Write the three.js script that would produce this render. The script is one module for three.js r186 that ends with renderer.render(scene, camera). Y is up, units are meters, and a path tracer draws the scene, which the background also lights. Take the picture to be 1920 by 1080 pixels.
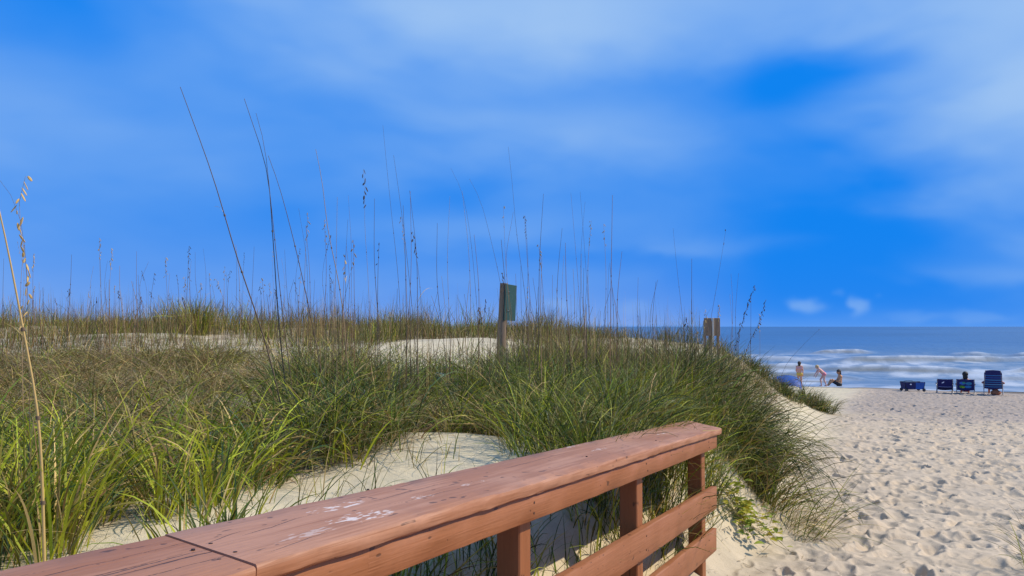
import * as THREE from 'three';
import { mergeGeometries, toCreasedNormals } from 'three/addons/utils/BufferGeometryUtils.js';
import { MarchingCubes } from 'three/addons/objects/MarchingCubes.js';

// ---------------------------------------------------------------- camera, sky, sun, exposure
const scene = new THREE.Scene();
const EYE = 3.3, F = 1500, PITCH = Math.atan(72 / F);
const camera = new THREE.PerspectiveCamera(2 * Math.atan(540 / F) * 180 / Math.PI, 16 / 9, 0.05, 20000);
camera.position.set(0, EYE, 0);
camera.rotation.x = PITCH;
const renderer = new THREE.WebGLRenderer({ antialias: true });
renderer.toneMapping = THREE.LinearToneMapping;
renderer.toneMappingExposure = 1.0;
renderer.shadowMap.enabled = true;

const SUN_DIR = new THREE.Vector3(0.70, 0.66, -0.06).normalize();
const sun = new THREE.DirectionalLight(new THREE.Color().setRGB(1, 0.885, 0.70), 4.7);
sun.name = 'sun';
sun.position.copy(SUN_DIR).multiplyScalar(60).add(new THREE.Vector3(4, 0, -14));
sun.target.position.set(4, 0, -14);
sun.castShadow = true;
sun.shadow.mapSize.set(4096, 4096);
Object.assign(sun.shadow.camera, { left: -32, right: 32, top: 32, bottom: -32, near: 1, far: 140 });
sun.shadow.radius = 1.2;
scene.add(sun, sun.target);

// ---- numbers
const { clamp, lerp, smoothstep, degToRad } = THREE.MathUtils;
function rng(seed) { let a = seed | 0; return () => { a = (a + 0x6d2b79f5) | 0; let t = Math.imul(a ^ (a >>> 15), 1 | a); t = (t + Math.imul(t ^ (t >>> 7), 61 | t)) ^ t; return ((t ^ (t >>> 14)) >>> 0) / 4294967296; }; }
const hash = (x, y, z = 0) => { let h = Math.imul(x | 0, 374761393) ^ Math.imul(y | 0, 668265263) ^ Math.imul(z | 0, 1274126177); h = Math.imul(h ^ (h >>> 13), 1103515245); h ^= h >>> 16; return (h >>> 0) / 4294967296; };
const fade = (t) => t * t * (3 - 2 * t);
function noise2(x, y, s = 0) { const i = Math.floor(x), j = Math.floor(y), a = fade(x - i), b = fade(y - j); return lerp(lerp(hash(i, j, s), hash(i + 1, j, s), a), lerp(hash(i, j + 1, s), hash(i + 1, j + 1, s), a), b); }
function fbm2(x, y, o = 4, s = 0) { let v = 0, a = 0.5, n = 0; for (let k = 0; k < o; k++) { v += a * noise2(x, y, s + k); n += a; a *= 0.5; x = x * 2.03 + 11.3; y = y * 2.03 + 5.7; } return v / n; }
function noise3(x, y, z, s = 0) {
  const i = Math.floor(x), j = Math.floor(y), k = Math.floor(z), a = fade(x - i), b = fade(y - j), c = fade(z - k), h = (p, q, r) => hash(p + s * 57, q, r);
  return lerp(lerp(lerp(h(i, j, k), h(i + 1, j, k), a), lerp(h(i, j + 1, k), h(i + 1, j + 1, k), a), b), lerp(lerp(h(i, j, k + 1), h(i + 1, j, k + 1), a), lerp(h(i, j + 1, k + 1), h(i + 1, j + 1, k + 1), a), b), c);
}
function fbm3(x, y, z, o = 4, s = 0) { let v = 0, a = 0.5, n = 0; for (let k = 0; k < o; k++) { v += a * noise3(x, y, z, s + k); n += a; a *= 0.5; x = x * 2.03 + 3.1; y = y * 2.03 + 7.7; z = z * 2.03 + 1.9; } return v / n; }
// the ray through a point of a 1920 x 1080 picture taken from the eye, scaled so that its depth is 1; at() gives the world point at a depth in metres
function ray(u, v) { const x = (u - 960) / F, y = (540 - v) / F, c = Math.cos(PITCH), s = Math.sin(PITCH), d = c - y * s; return [x / d, (y * c + s) / d]; }
function at(u, v, D) { const [x, y] = ray(u, v); return new THREE.Vector3(x * D, EYE + y * D, -D); }

// ---- the sky: blue air under thin veils of cloud
{
  const W = 2048, H = 1024, data = new Float32Array(W * H * 4);
  const forms = [ // azimuth, elevation, half width, half height in degrees, how much paler (or bluer) the veil is there
    [1000, 0, 380, 85, 0.46], [1930, 130, 210, 240, 0.5], [1080, 255, 300, 90, 0.24], [60, 260, 260, 110, 0.1], [870, 440, 240, 34, 0.12], [1340, 478, 210, 26, 0.16], [1850, 508, 130, 18, 0.22], [500, 90, 330, 70, 0.1],
    [1540, 112, 95, 48, -0.34], [1690, 435, 280, 80, -0.42], [90, 20, 230, 70, -0.3], [1650, 565, 430, 60, -0.42], [1100, 505, 300, 20, -0.12], [1480, 270, 330, 110, -0.20], [1230, 150, 260, 50, -0.14], [620, 250, 300, 90, -0.06], [760, 385, 200, 30, -0.1], [470, 420, 160, 40, -0.12],
  ].map(([u, v, a, b, k]) => { const [x, y] = ray(u, v); return [Math.atan(x) * 57.3, Math.atan(y / Math.hypot(1, x)) * 57.3, a / 26.2, b / 26.2, k]; });
  const puffs = [[1505, 574, 30, 15, 0.40], [1609, 569, 17, 17, 0.42], [1566, 553, 13, 6, 0.2], [1838, 592, 50, 9, 0.16], [1705, 596, 45, 8, 0.14], [1050, 570, 30, 14, 0.18], [1190, 575, 26, 12, 0.15]]
    .map(([u, v, a, b, k]) => { const [x, y] = ray(u, v); return [Math.atan(x) * 57.3, Math.atan(y / Math.hypot(1, x)) * 57.3, a / 26.2, b / 26.2, k]; });
  for (let r = 0; r < H; r++) {
    const el = ((r + 0.5) / H - 0.5) * Math.PI, y = Math.sin(el), ce = Math.cos(el), eld = el * 57.2958;
    for (let c = 0; c < W; c++) {
      const th = ((c + 0.5) / W - 0.5) * 2 * Math.PI, x = Math.cos(th) * ce, z = Math.sin(th) * ce, o = (r * W + c) * 4;
      let veil = 0.4, low = 0;
      if (eld > -1) {
        const st = 2.6, wx = fbm3(x * 3, y * 6, z * 3, 3, 11) - 0.5, wy = fbm3(x * 3 + 9, y * 6, z * 3, 3, 14) - 0.5;
        const n1 = fbm3(x * 2.6 + wx * 0.6, y * 2.6 * st + wy * 0.9, z * 2.6 + wx * 0.6, 5, 20) - 0.5, n3 = fbm3(x * 40, y * 60, z * 40, 3, 44) - 0.5, n2 = fbm3(x * 9 + wx * 1.4, y * 9 * st + wy * 2, z * 9, 4, 31) - 0.5;
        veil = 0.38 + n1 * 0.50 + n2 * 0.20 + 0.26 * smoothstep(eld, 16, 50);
        const az = Math.atan2(x, -z) * 57.2958 + wx * 9 + n2 * 5, e2 = eld + wy * 5 + n2 * 2.4;
        for (const [fa, fe, a, b, k] of forms) { const q = ((az - fa) / a) ** 2 + ((e2 - fe) / b) ** 2; if (q < 6) veil += k * Math.exp(-q * 0.9); }
        const az3 = Math.atan2(x, -z) * 57.2958 + n3 * 2.4, e3 = eld + n3 * 1.1;
        for (const [fa, fe, a, b, k] of puffs) { const q = ((az3 - fa) / a) ** 2 + ((e3 - fe) / b) ** 2; if (q < 5) veil += k * Math.exp(-q * q * 0.8); }
        low = Math.exp(-Math.max(eld, 0) / 2.6) * (1 - 0.85 * smoothstep(Math.atan2(x, -z) * 57.3, 9, 19) * (1 - smoothstep(Math.atan2(x, -z) * 57.3, 60, 90)));
      }
      veil = clamp(veil, 0, 1.15);
      const k = smoothstep(veil, -0.05, 1.2);
      let R = lerp(0.004, 0.40, k ** 1.1), G = lerp(0.225, 0.60, k), B = lerp(0.87, 0.89, k);
      R = lerp(R, 0.27, low * 0.72); G = lerp(G, 0.41, low * 0.72); B = lerp(B, 0.80, low * 0.72);
      data[o] = R; data[o + 1] = G; data[o + 2] = B; data[o + 3] = 1;
    }
  }
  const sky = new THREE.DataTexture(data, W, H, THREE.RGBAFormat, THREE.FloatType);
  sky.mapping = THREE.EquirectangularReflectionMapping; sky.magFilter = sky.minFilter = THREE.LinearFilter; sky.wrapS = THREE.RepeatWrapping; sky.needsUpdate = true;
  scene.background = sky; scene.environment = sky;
}

// ---------------------------------------------------------------- helpers
const taken = new Map();
function numbered(name) { const n = taken.get(name) ?? 0; taken.set(name, n + 1); return n ? name + '_' + String(n).padStart(3, '0') : name; }
function tag(o, label, category, group) { o.userData.label = label; o.userData.category = category; if (group) o.userData.group = group; return o; }
function mesh(name, geometry, material, parent = scene) { const m = new THREE.Mesh(geometry, material); m.name = parent === scene ? numbered(name) : name; m.castShadow = m.receiveShadow = true; parent.add(m); return m; }
function base(name, x = 0, y = 0, z = 0, turn = 0) { const g = new THREE.Group(); g.name = numbered(name); g.position.set(x, y, z); g.rotation.y = turn; scene.add(g); return g; }
const lin = (r, g, b) => new THREE.Color().setRGB(r, g, b);
const std = (r, g, b, roughness = 0.8, more = {}) => new THREE.MeshStandardMaterial({ color: lin(r, g, b), roughness, ...more });
function dataTexture(w, h, f, srgb = false) {
  const d = new Uint8Array(w * h * 4);
  for (let j = 0; j < h; j++) for (let i = 0; i < w; i++) { const c = f(i / w, j / h, i, j), o = (j * w + i) * 4; for (let k = 0; k < 3; k++) { const v = clamp(c[k] ?? c[0], 0, 1); d[o + k] = Math.round(255 * (srgb ? (v <= 0.0031308 ? v * 12.92 : 1.055 * v ** (1 / 2.4) - 0.055) : v)); } d[o + 3] = 255; }
  const t = new THREE.DataTexture(d, w, h); t.wrapS = t.wrapT = THREE.RepeatWrapping; t.magFilter = THREE.LinearFilter; t.minFilter = THREE.LinearMipmapLinearFilter; t.generateMipmaps = true; if (srgb) t.colorSpace = THREE.SRGBColorSpace; t.needsUpdate = true; return t;
}
// a noise that repeats after n cells, for tiling textures
function tile2(x, y, n, s) { const i = Math.floor(x), j = Math.floor(y), a = fade(x - i), b = fade(y - j), m = (k) => ((k % n) + n) % n; return lerp(lerp(hash(m(i), m(j), s), hash(m(i + 1), m(j), s), a), lerp(hash(m(i), m(j + 1), s), hash(m(i + 1), m(j + 1), s), a), b); }
function tileFbm(u, v, n, o, s) { let r = 0, a = 0.5, t = 0; for (let k = 0; k < o; k++) { r += a * tile2(u * n, v * n, n, s + k); t += a; a *= 0.55; n *= 2; } return r / t; }
function tube(points, r0, r1, sides = 5, segs = 8) { // a tapered tube along a smooth line
  const curve = new THREE.CatmullRomCurve3(points), g = new THREE.TubeGeometry(curve, segs, 1, sides, false), p = g.attributes.position, c = new THREE.Vector3(), v = new THREE.Vector3();
  for (let i = 0; i <= segs; i++) { curve.getPointAt(i / segs, c); const r = lerp(r0, r1, i / segs); for (let j = 0; j <= sides; j++) { const k = i * (sides + 1) + j; v.fromBufferAttribute(p, k).sub(c).multiplyScalar(r).add(c); p.setXYZ(k, v.x, v.y, v.z); } }
  return g;
}
const V = (x, y, z) => new THREE.Vector3(x, y, z);

// ---------------------------------------------------------------- the lie of the land. x to the right, D metres ahead; s along the path to the sea, p across it
const DX = 0.44825, DD = 0.89391;
const along = (x, D) => x * DX + D * DD, across = (x, D) => x * DD - D * DX;
const edge = (s) => -1.15 - 0.033 * Math.max(0, s - 5.5) + 0.10 * Math.sin(s * 0.9) * smoothstep(s, 7, 9) + 0.30 * Math.exp(-(((s - 6.9) / 1.1) ** 2));
function pathLevel(s) {
  if (s < 38) return -1.63 - Math.max(0, s - 5.5) * 0.0345 + 0.03 * Math.sin(s * 0.5);
  if (s < 52) return -2.75 - (s - 38) * 0.046;
  return -3.394 - (s - 52) * 0.05;
}
const RIDGE = [[0, -0.88], [5.6, -0.86], [7, -0.78], [9, -0.66], [11, -0.58], [14, -0.42], [18, -0.29], [22, -0.14], [25, -0.2], [29, -0.9], [36, -2.5], [48, -3.2], [200, -5]];
function ridge(D) { for (let i = 1; i < RIDGE.length; i++) if (D < RIDGE[i][0]) { const [a, p] = RIDGE[i - 1], [b, q] = RIDGE[i]; return lerp(p, q, (D - a) / (b - a)); } return -5; }
const MOUNDS = [[-0.62, 5.35, 1.0, 0.55, 0.15], [-1.5, 3.7, 0.6, 0.5, 0.05], [-1.15, 15, 1.5, 1.7, 0.17], [-3.0, 13.2, 1.7, 1.2, 0.12], [-7.5, 17, 2.4, 1.6, 0.15], [3.0, 13.5, 2.2, 4.0, -0.26], [-5, 21.5, 3, 2, 0.14], [-12, 21, 3, 2, 0.16], [5.0, 18, 2.4, 4, -0.2], [-0.5, 9.2, 2, 1.2, -0.06]];
const DENTS = new Map();
{
  const R = rng(7);
  for (let i = -30; i < 90; i++) for (let j = 8; j < 110; j++) {
    const l = [];
    for (let k = 0; k < 5; k++) {
      const big = R() < 0.38, x = (i + R()) * 0.42, D = (j + R()) * 0.42, a = (R() < 0.75 ? 0.47 + (R() - 0.5) * 1.0 : R() * 3.1), len = big ? 0.12 + R() * 0.08 : 0.05 + R() * 0.06, w = big ? 0.05 + R() * 0.035 : 0.032 + R() * 0.035, dep = (big ? 0.014 + R() * 0.03 : 0.008 + R() * R() * 0.028);
      l.push([x, D, Math.sin(a), Math.cos(a), 1 / len, 1 / w, dep]);
    }
    DENTS.set(i * 1000 + j, l);
  }
}
function footprints(x, D) {
  const wx = (noise2(x * 7, D * 7, 57) - 0.5) * 0.09, wd = (noise2(x * 7 + 40, D * 7, 58) - 0.5) * 0.09; x += wx + (noise2(x * 19, D * 19, 59) - 0.5) * 0.03; D += wd;
  const i = Math.floor(x / 0.42), j = Math.floor(D / 0.42); let h = 0;
  for (let a = -1; a <= 1; a++) for (let b = -1; b <= 1; b++) {
    const l = DENTS.get((i + a) * 1000 + j + b); if (!l) continue;
    for (const [dx, dD, sn, cs, il, iw, dep] of l) {
      const qx = x - dx, qD = D - dD, m = (qx * sn + qD * cs) * il, n = (qx * cs - qD * sn) * iw, q = Math.sqrt(m * m + n * n);
      if (q < 2.2) h += dep * (-Math.exp(-(q ** 3) * 1.3) + 0.36 * Math.exp(-((q - 1.35) ** 2) * 10));
    }
  }
  return h;
}
function land(x, D, fine = true) { // height over the sea
  const s = along(x, D), p = across(x, D), w = 0.55 + 0.45 * smoothstep(s, 5.2, 6.4) + 1.9 * smoothstep(s, 9.5, 19), e = edge(s);
  const t = fade(clamp((e - p) / w, 0, 1)), path = pathLevel(s);
  let dune = ridge(D);
  for (const [mx, mD, a, b, k] of MOUNDS) { const q = ((x - mx) / a) ** 2 + ((D - mD) / b) ** 2; if (q < 9) dune += k * Math.exp(-q); }
  dune += (fbm2(x * 0.55, D * 0.55, 3, 40) - 0.5) * 0.16 * smoothstep(D, 5, 9);
  dune = lerp(Math.max(dune, path), path, smoothstep(s, 19, 25.5));
  let h = lerp(path, dune, t);
  const walked = (1 - smoothstep(e - p, -0.15, 0.5));
  h += (fbm2(x * 0.35, D * 0.35, 2, 70) - 0.5) * 0.10 * walked * smoothstep(s, 6, 10);
  if (fine) {
    const far = 1 - smoothstep(s, 36.5, 41);
    h += walked * far * (1.05 * footprints(x, D) * (1 - smoothstep(e - p, -0.3, 0.2)) + ((fbm2(x * 3.2, D * 3.2, 3, 50) - 0.5) * 0.055 + (fbm2(x * 11, D * 11, 2, 55) - 0.5) * 0.022) * (0.35 + 0.65 * (1 - smoothstep(e - p, -0.4, 0.2))));
    h += (1 - walked) * ((fbm2(x * 2.2, D * 2.2, 3, 60) - 0.5) * 0.035 + Math.sin((x * 0.5 + D) * 42 + 5 * noise2(x * 1.5, D * 1.5, 66)) * 0.0022);
  }
  return EYE + h;
}

// how thick the grass stands: none on the walked sand and on the bare drifts
const BARE = [[-1.05, 12.6, 1.15, 3.4, 0.95], [-3.1, 11.8, 0.85, 2.2, 0.7], [-5.4, 14.8, 1.2, 2.0, 0.6], [-8.2, 17.3, 2.0, 1.2, 0.55], [2.0, 11.6, 0.75, 1.9, 0.75], [-11, 17, 2, 1.0, 0.4], [0.2, 15.8, 0.9, 1.5, 0.7], [3.3, 13.2, 0.9, 1.8, 0.6], [3.6, 17, 1.2, 1.6, 0.7]];
function thick(x, D) {
  const s = along(x, D), p = across(x, D), wob = (noise2(s * 2.3, 4, 210) - 0.5) * 0.35, strip = lerp(-2.98, -1.62, smoothstep(s, 4.55, 5.25)) + wob, lim = s < 8 ? strip : edge(s) - 0.22 - 0.6 * smoothstep(s, 12, 16) + wob * 1.2;
  let k = smoothstep(lim - p, -0.05, 0.22);
  for (const [bx, bD, a, b, m] of BARE) { const q = ((x - bx) / a) ** 2 + ((D - bD) / b) ** 2 + (noise2(x * 2, D * 2, 220) - 0.5) * 0.5; k *= 1 - m * smoothstep(1.25 - q, 0, 0.5); }
  return k * (1 - smoothstep(D, 25, 28));
}
// ---- sand
const grains = dataTexture(512, 512, (u, v, i, j) => { const n = tileFbm(u, v, 8, 6, 3), g = hash(i, j, 9), m = tileFbm(u, v, 4, 3, 90); let k = 0.86 + (n - 0.5) * 0.34 + (g - 0.5) * 0.16; if (g > 0.985) k *= 0.55; return [k * (1 + (m - 0.5) * 0.05), k, k * (1 - (m - 0.5) * 0.09)]; });
const grainBump = dataTexture(512, 512, (u, v, i, j) => [tileFbm(u, v, 16, 5, 5) * 0.8 + hash(i, j, 4) * 0.2]);
grains.anisotropy = 8;
const sandMat = new THREE.MeshStandardMaterial({ color: lin(1, 1, 1), vertexColors: true, map: grains, bumpMap: grainBump, bumpScale: 0.012, roughness: 0.95 });
function sandColor(x, D, out) { // dry dune sand, and the greyer packed sand of the open beach with shell and wrack in it
  const s = along(x, D), p = across(x, D), n = fbm2(x * 0.9, D * 0.9, 4, 80), f = fbm2(x * 4, D * 4, 3, 85);
  const b = clamp(smoothstep(s + (n - 0.5) * 7, 18, 25), 0, 1) * smoothstep(p, -2.4, -1.2);
  const dune = smoothstep(edge(s) - p, -0.5, 0.7), k = 1 + (n - 0.5) * 0.16 + (f - 0.5) * 0.10;
  const c = [lerp(0.57, 0.62, dune), lerp(0.455, 0.53, dune), lerp(0.325, 0.36, dune)];
  out[0] = lerp(c[0], 0.40, b) * k; out[1] = lerp(c[1], 0.325, b) * k; out[2] = lerp(c[2], 0.262, b) * k;
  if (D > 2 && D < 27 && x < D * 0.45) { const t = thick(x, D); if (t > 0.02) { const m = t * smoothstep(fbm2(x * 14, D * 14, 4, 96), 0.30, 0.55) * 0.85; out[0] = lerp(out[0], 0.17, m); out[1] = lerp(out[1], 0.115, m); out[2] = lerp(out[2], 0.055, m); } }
  const wet = smoothstep(s + (n - 0.5) * 1.2, 39, 40.5); for (let i = 0; i < 3; i++) out[i] *= 1 - 0.55 * wet;
}
function sheet(rows, cols, place, name) {
  const P = new Float32Array(rows * cols * 3), U = new Float32Array(rows * cols * 2), C = new Float32Array(rows * cols * 3), I = new Uint32Array((rows - 1) * (cols - 1) * 6), col = [0, 0, 0];
  let k = 0;
  for (let r = 0; r < rows; r++) for (let c = 0; c < cols; c++) {
    const o = r * cols + c, [x, y, D] = place(r / (rows - 1), c / (cols - 1));
    P[o * 3] = x; P[o * 3 + 1] = y; P[o * 3 + 2] = -D; U[o * 2] = x / 1.3; U[o * 2 + 1] = D / 1.3;
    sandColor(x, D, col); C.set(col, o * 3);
    if (r && c) { const a = o - cols - 1, b = o - cols, d = o - 1; I.set([a, b, d, b, o, d], k); k += 6; }
  }
  const g = new THREE.BufferGeometry(); g.setAttribute('position', new THREE.BufferAttribute(P, 3)); g.setAttribute('uv', new THREE.BufferAttribute(U, 2)); g.setAttribute('color', new THREE.BufferAttribute(C, 3)); g.setIndex(new THREE.BufferAttribute(I, 1)); g.computeVertexNormals();
  const m = mesh(name, g, sandMat); m.userData.kind = 'structure'; return m;
}
const steps = (t, list) => { for (let i = 1; i < list.length; i++) if (t <= list[i][0]) return lerp(list[i - 1][1], list[i][1], (t - list[i - 1][0]) / (list[i][0] - list[i - 1][0])); return list[list.length - 1][1]; };
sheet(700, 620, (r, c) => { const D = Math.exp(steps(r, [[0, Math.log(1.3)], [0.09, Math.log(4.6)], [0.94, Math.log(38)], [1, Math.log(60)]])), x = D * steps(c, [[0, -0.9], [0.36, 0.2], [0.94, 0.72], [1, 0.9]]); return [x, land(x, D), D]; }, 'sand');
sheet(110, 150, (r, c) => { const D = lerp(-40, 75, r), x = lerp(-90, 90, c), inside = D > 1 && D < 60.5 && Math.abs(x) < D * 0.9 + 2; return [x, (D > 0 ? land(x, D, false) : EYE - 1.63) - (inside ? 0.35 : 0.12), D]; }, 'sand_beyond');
{ const g = new THREE.PlaneGeometry(24000, 24000).rotateX(-Math.PI / 2), m = mesh('seabed', g, std(0.30, 0.25, 0.18, 0.95)); m.position.y = -2.6; m.userData.kind = 'structure'; }

// ---- the sea: swell, breakers and the foam they leave, running up the sand as a thin sheet
{
  const rows = 330, cols = 860, P = new Float32Array(rows * cols * 3), C = new Float32Array(rows * cols * 3), U = new Float32Array(rows * cols * 2), I = []; const SEA = 0.0;
  const breakers = [[51, 0.10, 1.0, 3], [60, 0.24, 1.5, 9], [71, 0.34, 1.9, 17], [86, 0.5, 2.4, 29], [104, 0.62, 3.0, 37]];
  for (let r = 0; r < rows; r++) {
    const D = 36 * Math.pow(9500 / 36, Math.pow(r / (rows - 1), 1.7));
    for (let c = 0; c < cols; c++) {
      const o = r * cols + c, x = D * lerp(-0.95, 1.15, c / (cols - 1)), s = along(x, D), p = across(x, D);
      let h = 0, foam = 0, murk = 0;
      const w = fbm2(p * 0.035, s * 0.02, 3, 120) - 0.5, calm = 1 / (1 + Math.max(0, s - 60) / 900);
      h += (Math.sin(s * 0.42 + w * 9) * 0.07 + Math.sin(s * 0.23 - p * 0.05 + w * 6) * 0.09) * smoothstep(s, 50, 80) * calm;
      h += (fbm2(p * 0.35, s * 0.5, 4, 130) - 0.5) * 0.22 * smoothstep(s, 45, 70) * clamp(calm * 1.3, 0, 1);
      for (const [b, a, wd, sd] of breakers) {
        const bs = b + (fbm2(p * 0.045, sd, 4, 140 + sd) - 0.5) * 30, q = (s - bs) / wd, on = smoothstep(fbm2(p * 0.13 + sd * 3, sd * 1.7, 3, 150), 0.40, 0.60);
        h += a * on * Math.exp(-q * q * (q > 0 ? 0.35 : 1.6));
        murk = Math.max(murk, on * Math.exp(-((q + 0.75) ** 2) * 4) * 0.95);
        if (q < 6 && q > -9) { const g = fbm2(p * 0.5, s * 0.7, 4, 160 + sd); foam = Math.max(foam, on * (q > -0.6 ? Math.exp(-((q - 0.1) ** 2) * 2.2) : 0.85 * Math.exp((q + 0.6) * 0.35) * smoothstep(g, 0.34, 0.62))); }
      }
      const lace = fbm2(p * 0.20, s * 0.13, 5, 180), near = (1 - smoothstep(s, 78, 118)) * 0.95;
      foam = Math.max(foam, near * smoothstep(lace, 0.36, 0.66) * 0.75);
      if (s < 50) foam = Math.max(foam, 0.25 + 0.5 * smoothstep(lace, 0.35, 0.6));
      { const fine = fbm2(p * 1.1, s * 0.30, 4, 185); foam *= 0.45 + 0.75 * smoothstep(fine, 0.34, 0.60); foam = clamp(foam, 0, 1); }
      foam *= 1 - murk * 0.8;
      h = Math.max(SEA + h, land(x, Math.min(D, 100), false) + 0.02 * smoothstep(s, 39.5, 42) - (s < 41 ? (41 - s) * 0.25 : 0));
      P[o * 3] = x; P[o * 3 + 1] = h; P[o * 3 + 2] = -D; U[o * 2] = x / 6; U[o * 2 + 1] = D / 6;
      const sh = 1 - smoothstep(s, 46, 190), v = 1 + (fbm2(p * 0.02, s * 0.008, 3, 190) - 0.5) * 0.35;
      const wr = lerp(0.025, 0.085, sh * 0.9), wg = lerp(0.105, 0.15, sh * 0.9), wb = lerp(0.26, 0.24, sh * 0.9);
      let R = wr * v, G = wg * v, B = wb * v;
      R = lerp(R, 0.17, murk * 0.85); G = lerp(G, 0.14, murk * 0.85); B = lerp(B, 0.075, murk * 0.85);
      C[o * 3] = lerp(R, 0.52, foam); C[o * 3 + 1] = lerp(G, 0.54, foam); C[o * 3 + 2] = lerp(B, 0.57, foam);
      if (r && c) { const a = o - cols - 1, b = o - cols, d = o - 1; I.push(a, b, d, b, o, d); }
    }
  }
  const g = new THREE.BufferGeometry(); g.setAttribute('position', new THREE.BufferAttribute(P, 3)); g.setAttribute('color', new THREE.BufferAttribute(C, 3)); g.setAttribute('uv', new THREE.BufferAttribute(U, 2)); g.setIndex(I); g.computeVertexNormals();
  const ripple = dataTexture(256, 256, (u, v) => [tileFbm(u, v, 6, 5, 200)]);
  const m = mesh('sea', g, new THREE.MeshStandardMaterial({ vertexColors: true, roughness: 0.42, bumpMap: ripple, bumpScale: 0.10 })); m.userData.kind = 'structure';
}

// ---------------------------------------------------------------- the railing
const E0 = at(1353, 802, 5.3), RD = (() => { const [x, y] = ray(1715, 695); return V(x, y, -1).normalize(); })(), RH = V(-RD.z, 0, RD.x).normalize(), RN = new THREE.Vector3().crossVectors(RH, RD).normalize();
const onCap = (u, v) => { const [x, y] = ray(u, v), r = V(x, y, -1), e = E0.clone().sub(camera.position), t = e.dot(RN) / r.dot(RN), q = r.multiplyScalar(t).sub(e); return [q.dot(RD), q.dot(RH)]; };
// weathered reddish-brown paint: grain along u, worn pale fibres, drying cracks, scuffs
function paintTexture(w, h, lu, lv, seed, worn, scuffs = [], cracks = []) {
  const R = rng(seed), lines = [];
  for (let i = 0; i < cracks.length; i++) lines.push(cracks[i]);
  const height = new Float32Array(w * h);
  const color = dataTexture(w, h, (u, v, i, j) => {
    const a = u * lu, b = v * lv, g = fbm2(a * 3, b * 90, 4, seed), g2 = fbm2(a * 9, b * 260, 3, seed + 5), patch = fbm2(a * 2.2, b * 7, 4, seed + 9), fine = fbm2(a * 60, b * 160, 3, seed + 14);
    let pale = worn * (0.5 + 0.5 * smoothstep(patch + (g - 0.5) * 0.4, 0.34, 0.70)), k = 0.94 + (g - 0.5) * 0.20 + (fine - 0.5) * 0.14, hh = 0.5 + (g2 - 0.5) * 0.5;
    let c = [0.285 * k, 0.092 * k, 0.021 * k]; const q = [0.46 * k, 0.226 * k, 0.130 * k];
    for (let n = 0; n < 3; n++) c[n] = lerp(c[n], q[n], pale);
    for (const [sa, sb, ra, rb, amount] of scuffs) {
      const d = ((a - sa) / ra) ** 2 + ((b - sb) / rb) ** 2; if (d > 1) continue;
      const m = smoothstep(fbm2(a * 38 + b * 60, b * 120 - a * 20, 4, seed + 21) - d * 0.28, 0.44, 0.56) * amount; for (let n = 0; n < 3; n++) c[n] = lerp(c[n], [0.66, 0.55, 0.5][n], m);
    }
    for (const [ca, cl, cb, cw, slope] of lines) {
      const t = (a - ca) / cl; if (t < 0 || t > 1) continue;
      const m = cb + slope * (a - ca) + (fbm2(a * 12, ca * 7, 3, seed + 31) - 0.5) * 0.012, d = Math.abs(b - m), wd = cw * Math.sin(Math.PI * t) * (0.5 + 0.8 * noise2(a * 7, ca * 3, seed + 33));
      if (d < wd) { for (let n = 0; n < 3; n++) c[n] *= 0.22; hh = 0; }
    }
    const pit = fbm2(a * 22, b * 46, 2, seed + 40); if (pit > 0.83) { const m = smoothstep(pit, 0.83, 0.87); for (let n = 0; n < 3; n++) c[n] *= 1 - 0.6 * m; hh *= 1 - 0.7 * m; }
    height[j * w + i] = hh; return c;
  }, true);
  const bump = dataTexture(w, h, (u, v, i, j) => [height[j * w + i]]);
  for (const t of [color, bump]) { t.repeat.set(1 / lu, 1 / lv); t.anisotropy = 8; }
  return new THREE.MeshStandardMaterial({ map: color, bumpMap: bump, bumpScale: 0.0022, roughness: 0.58 });
}
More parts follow.
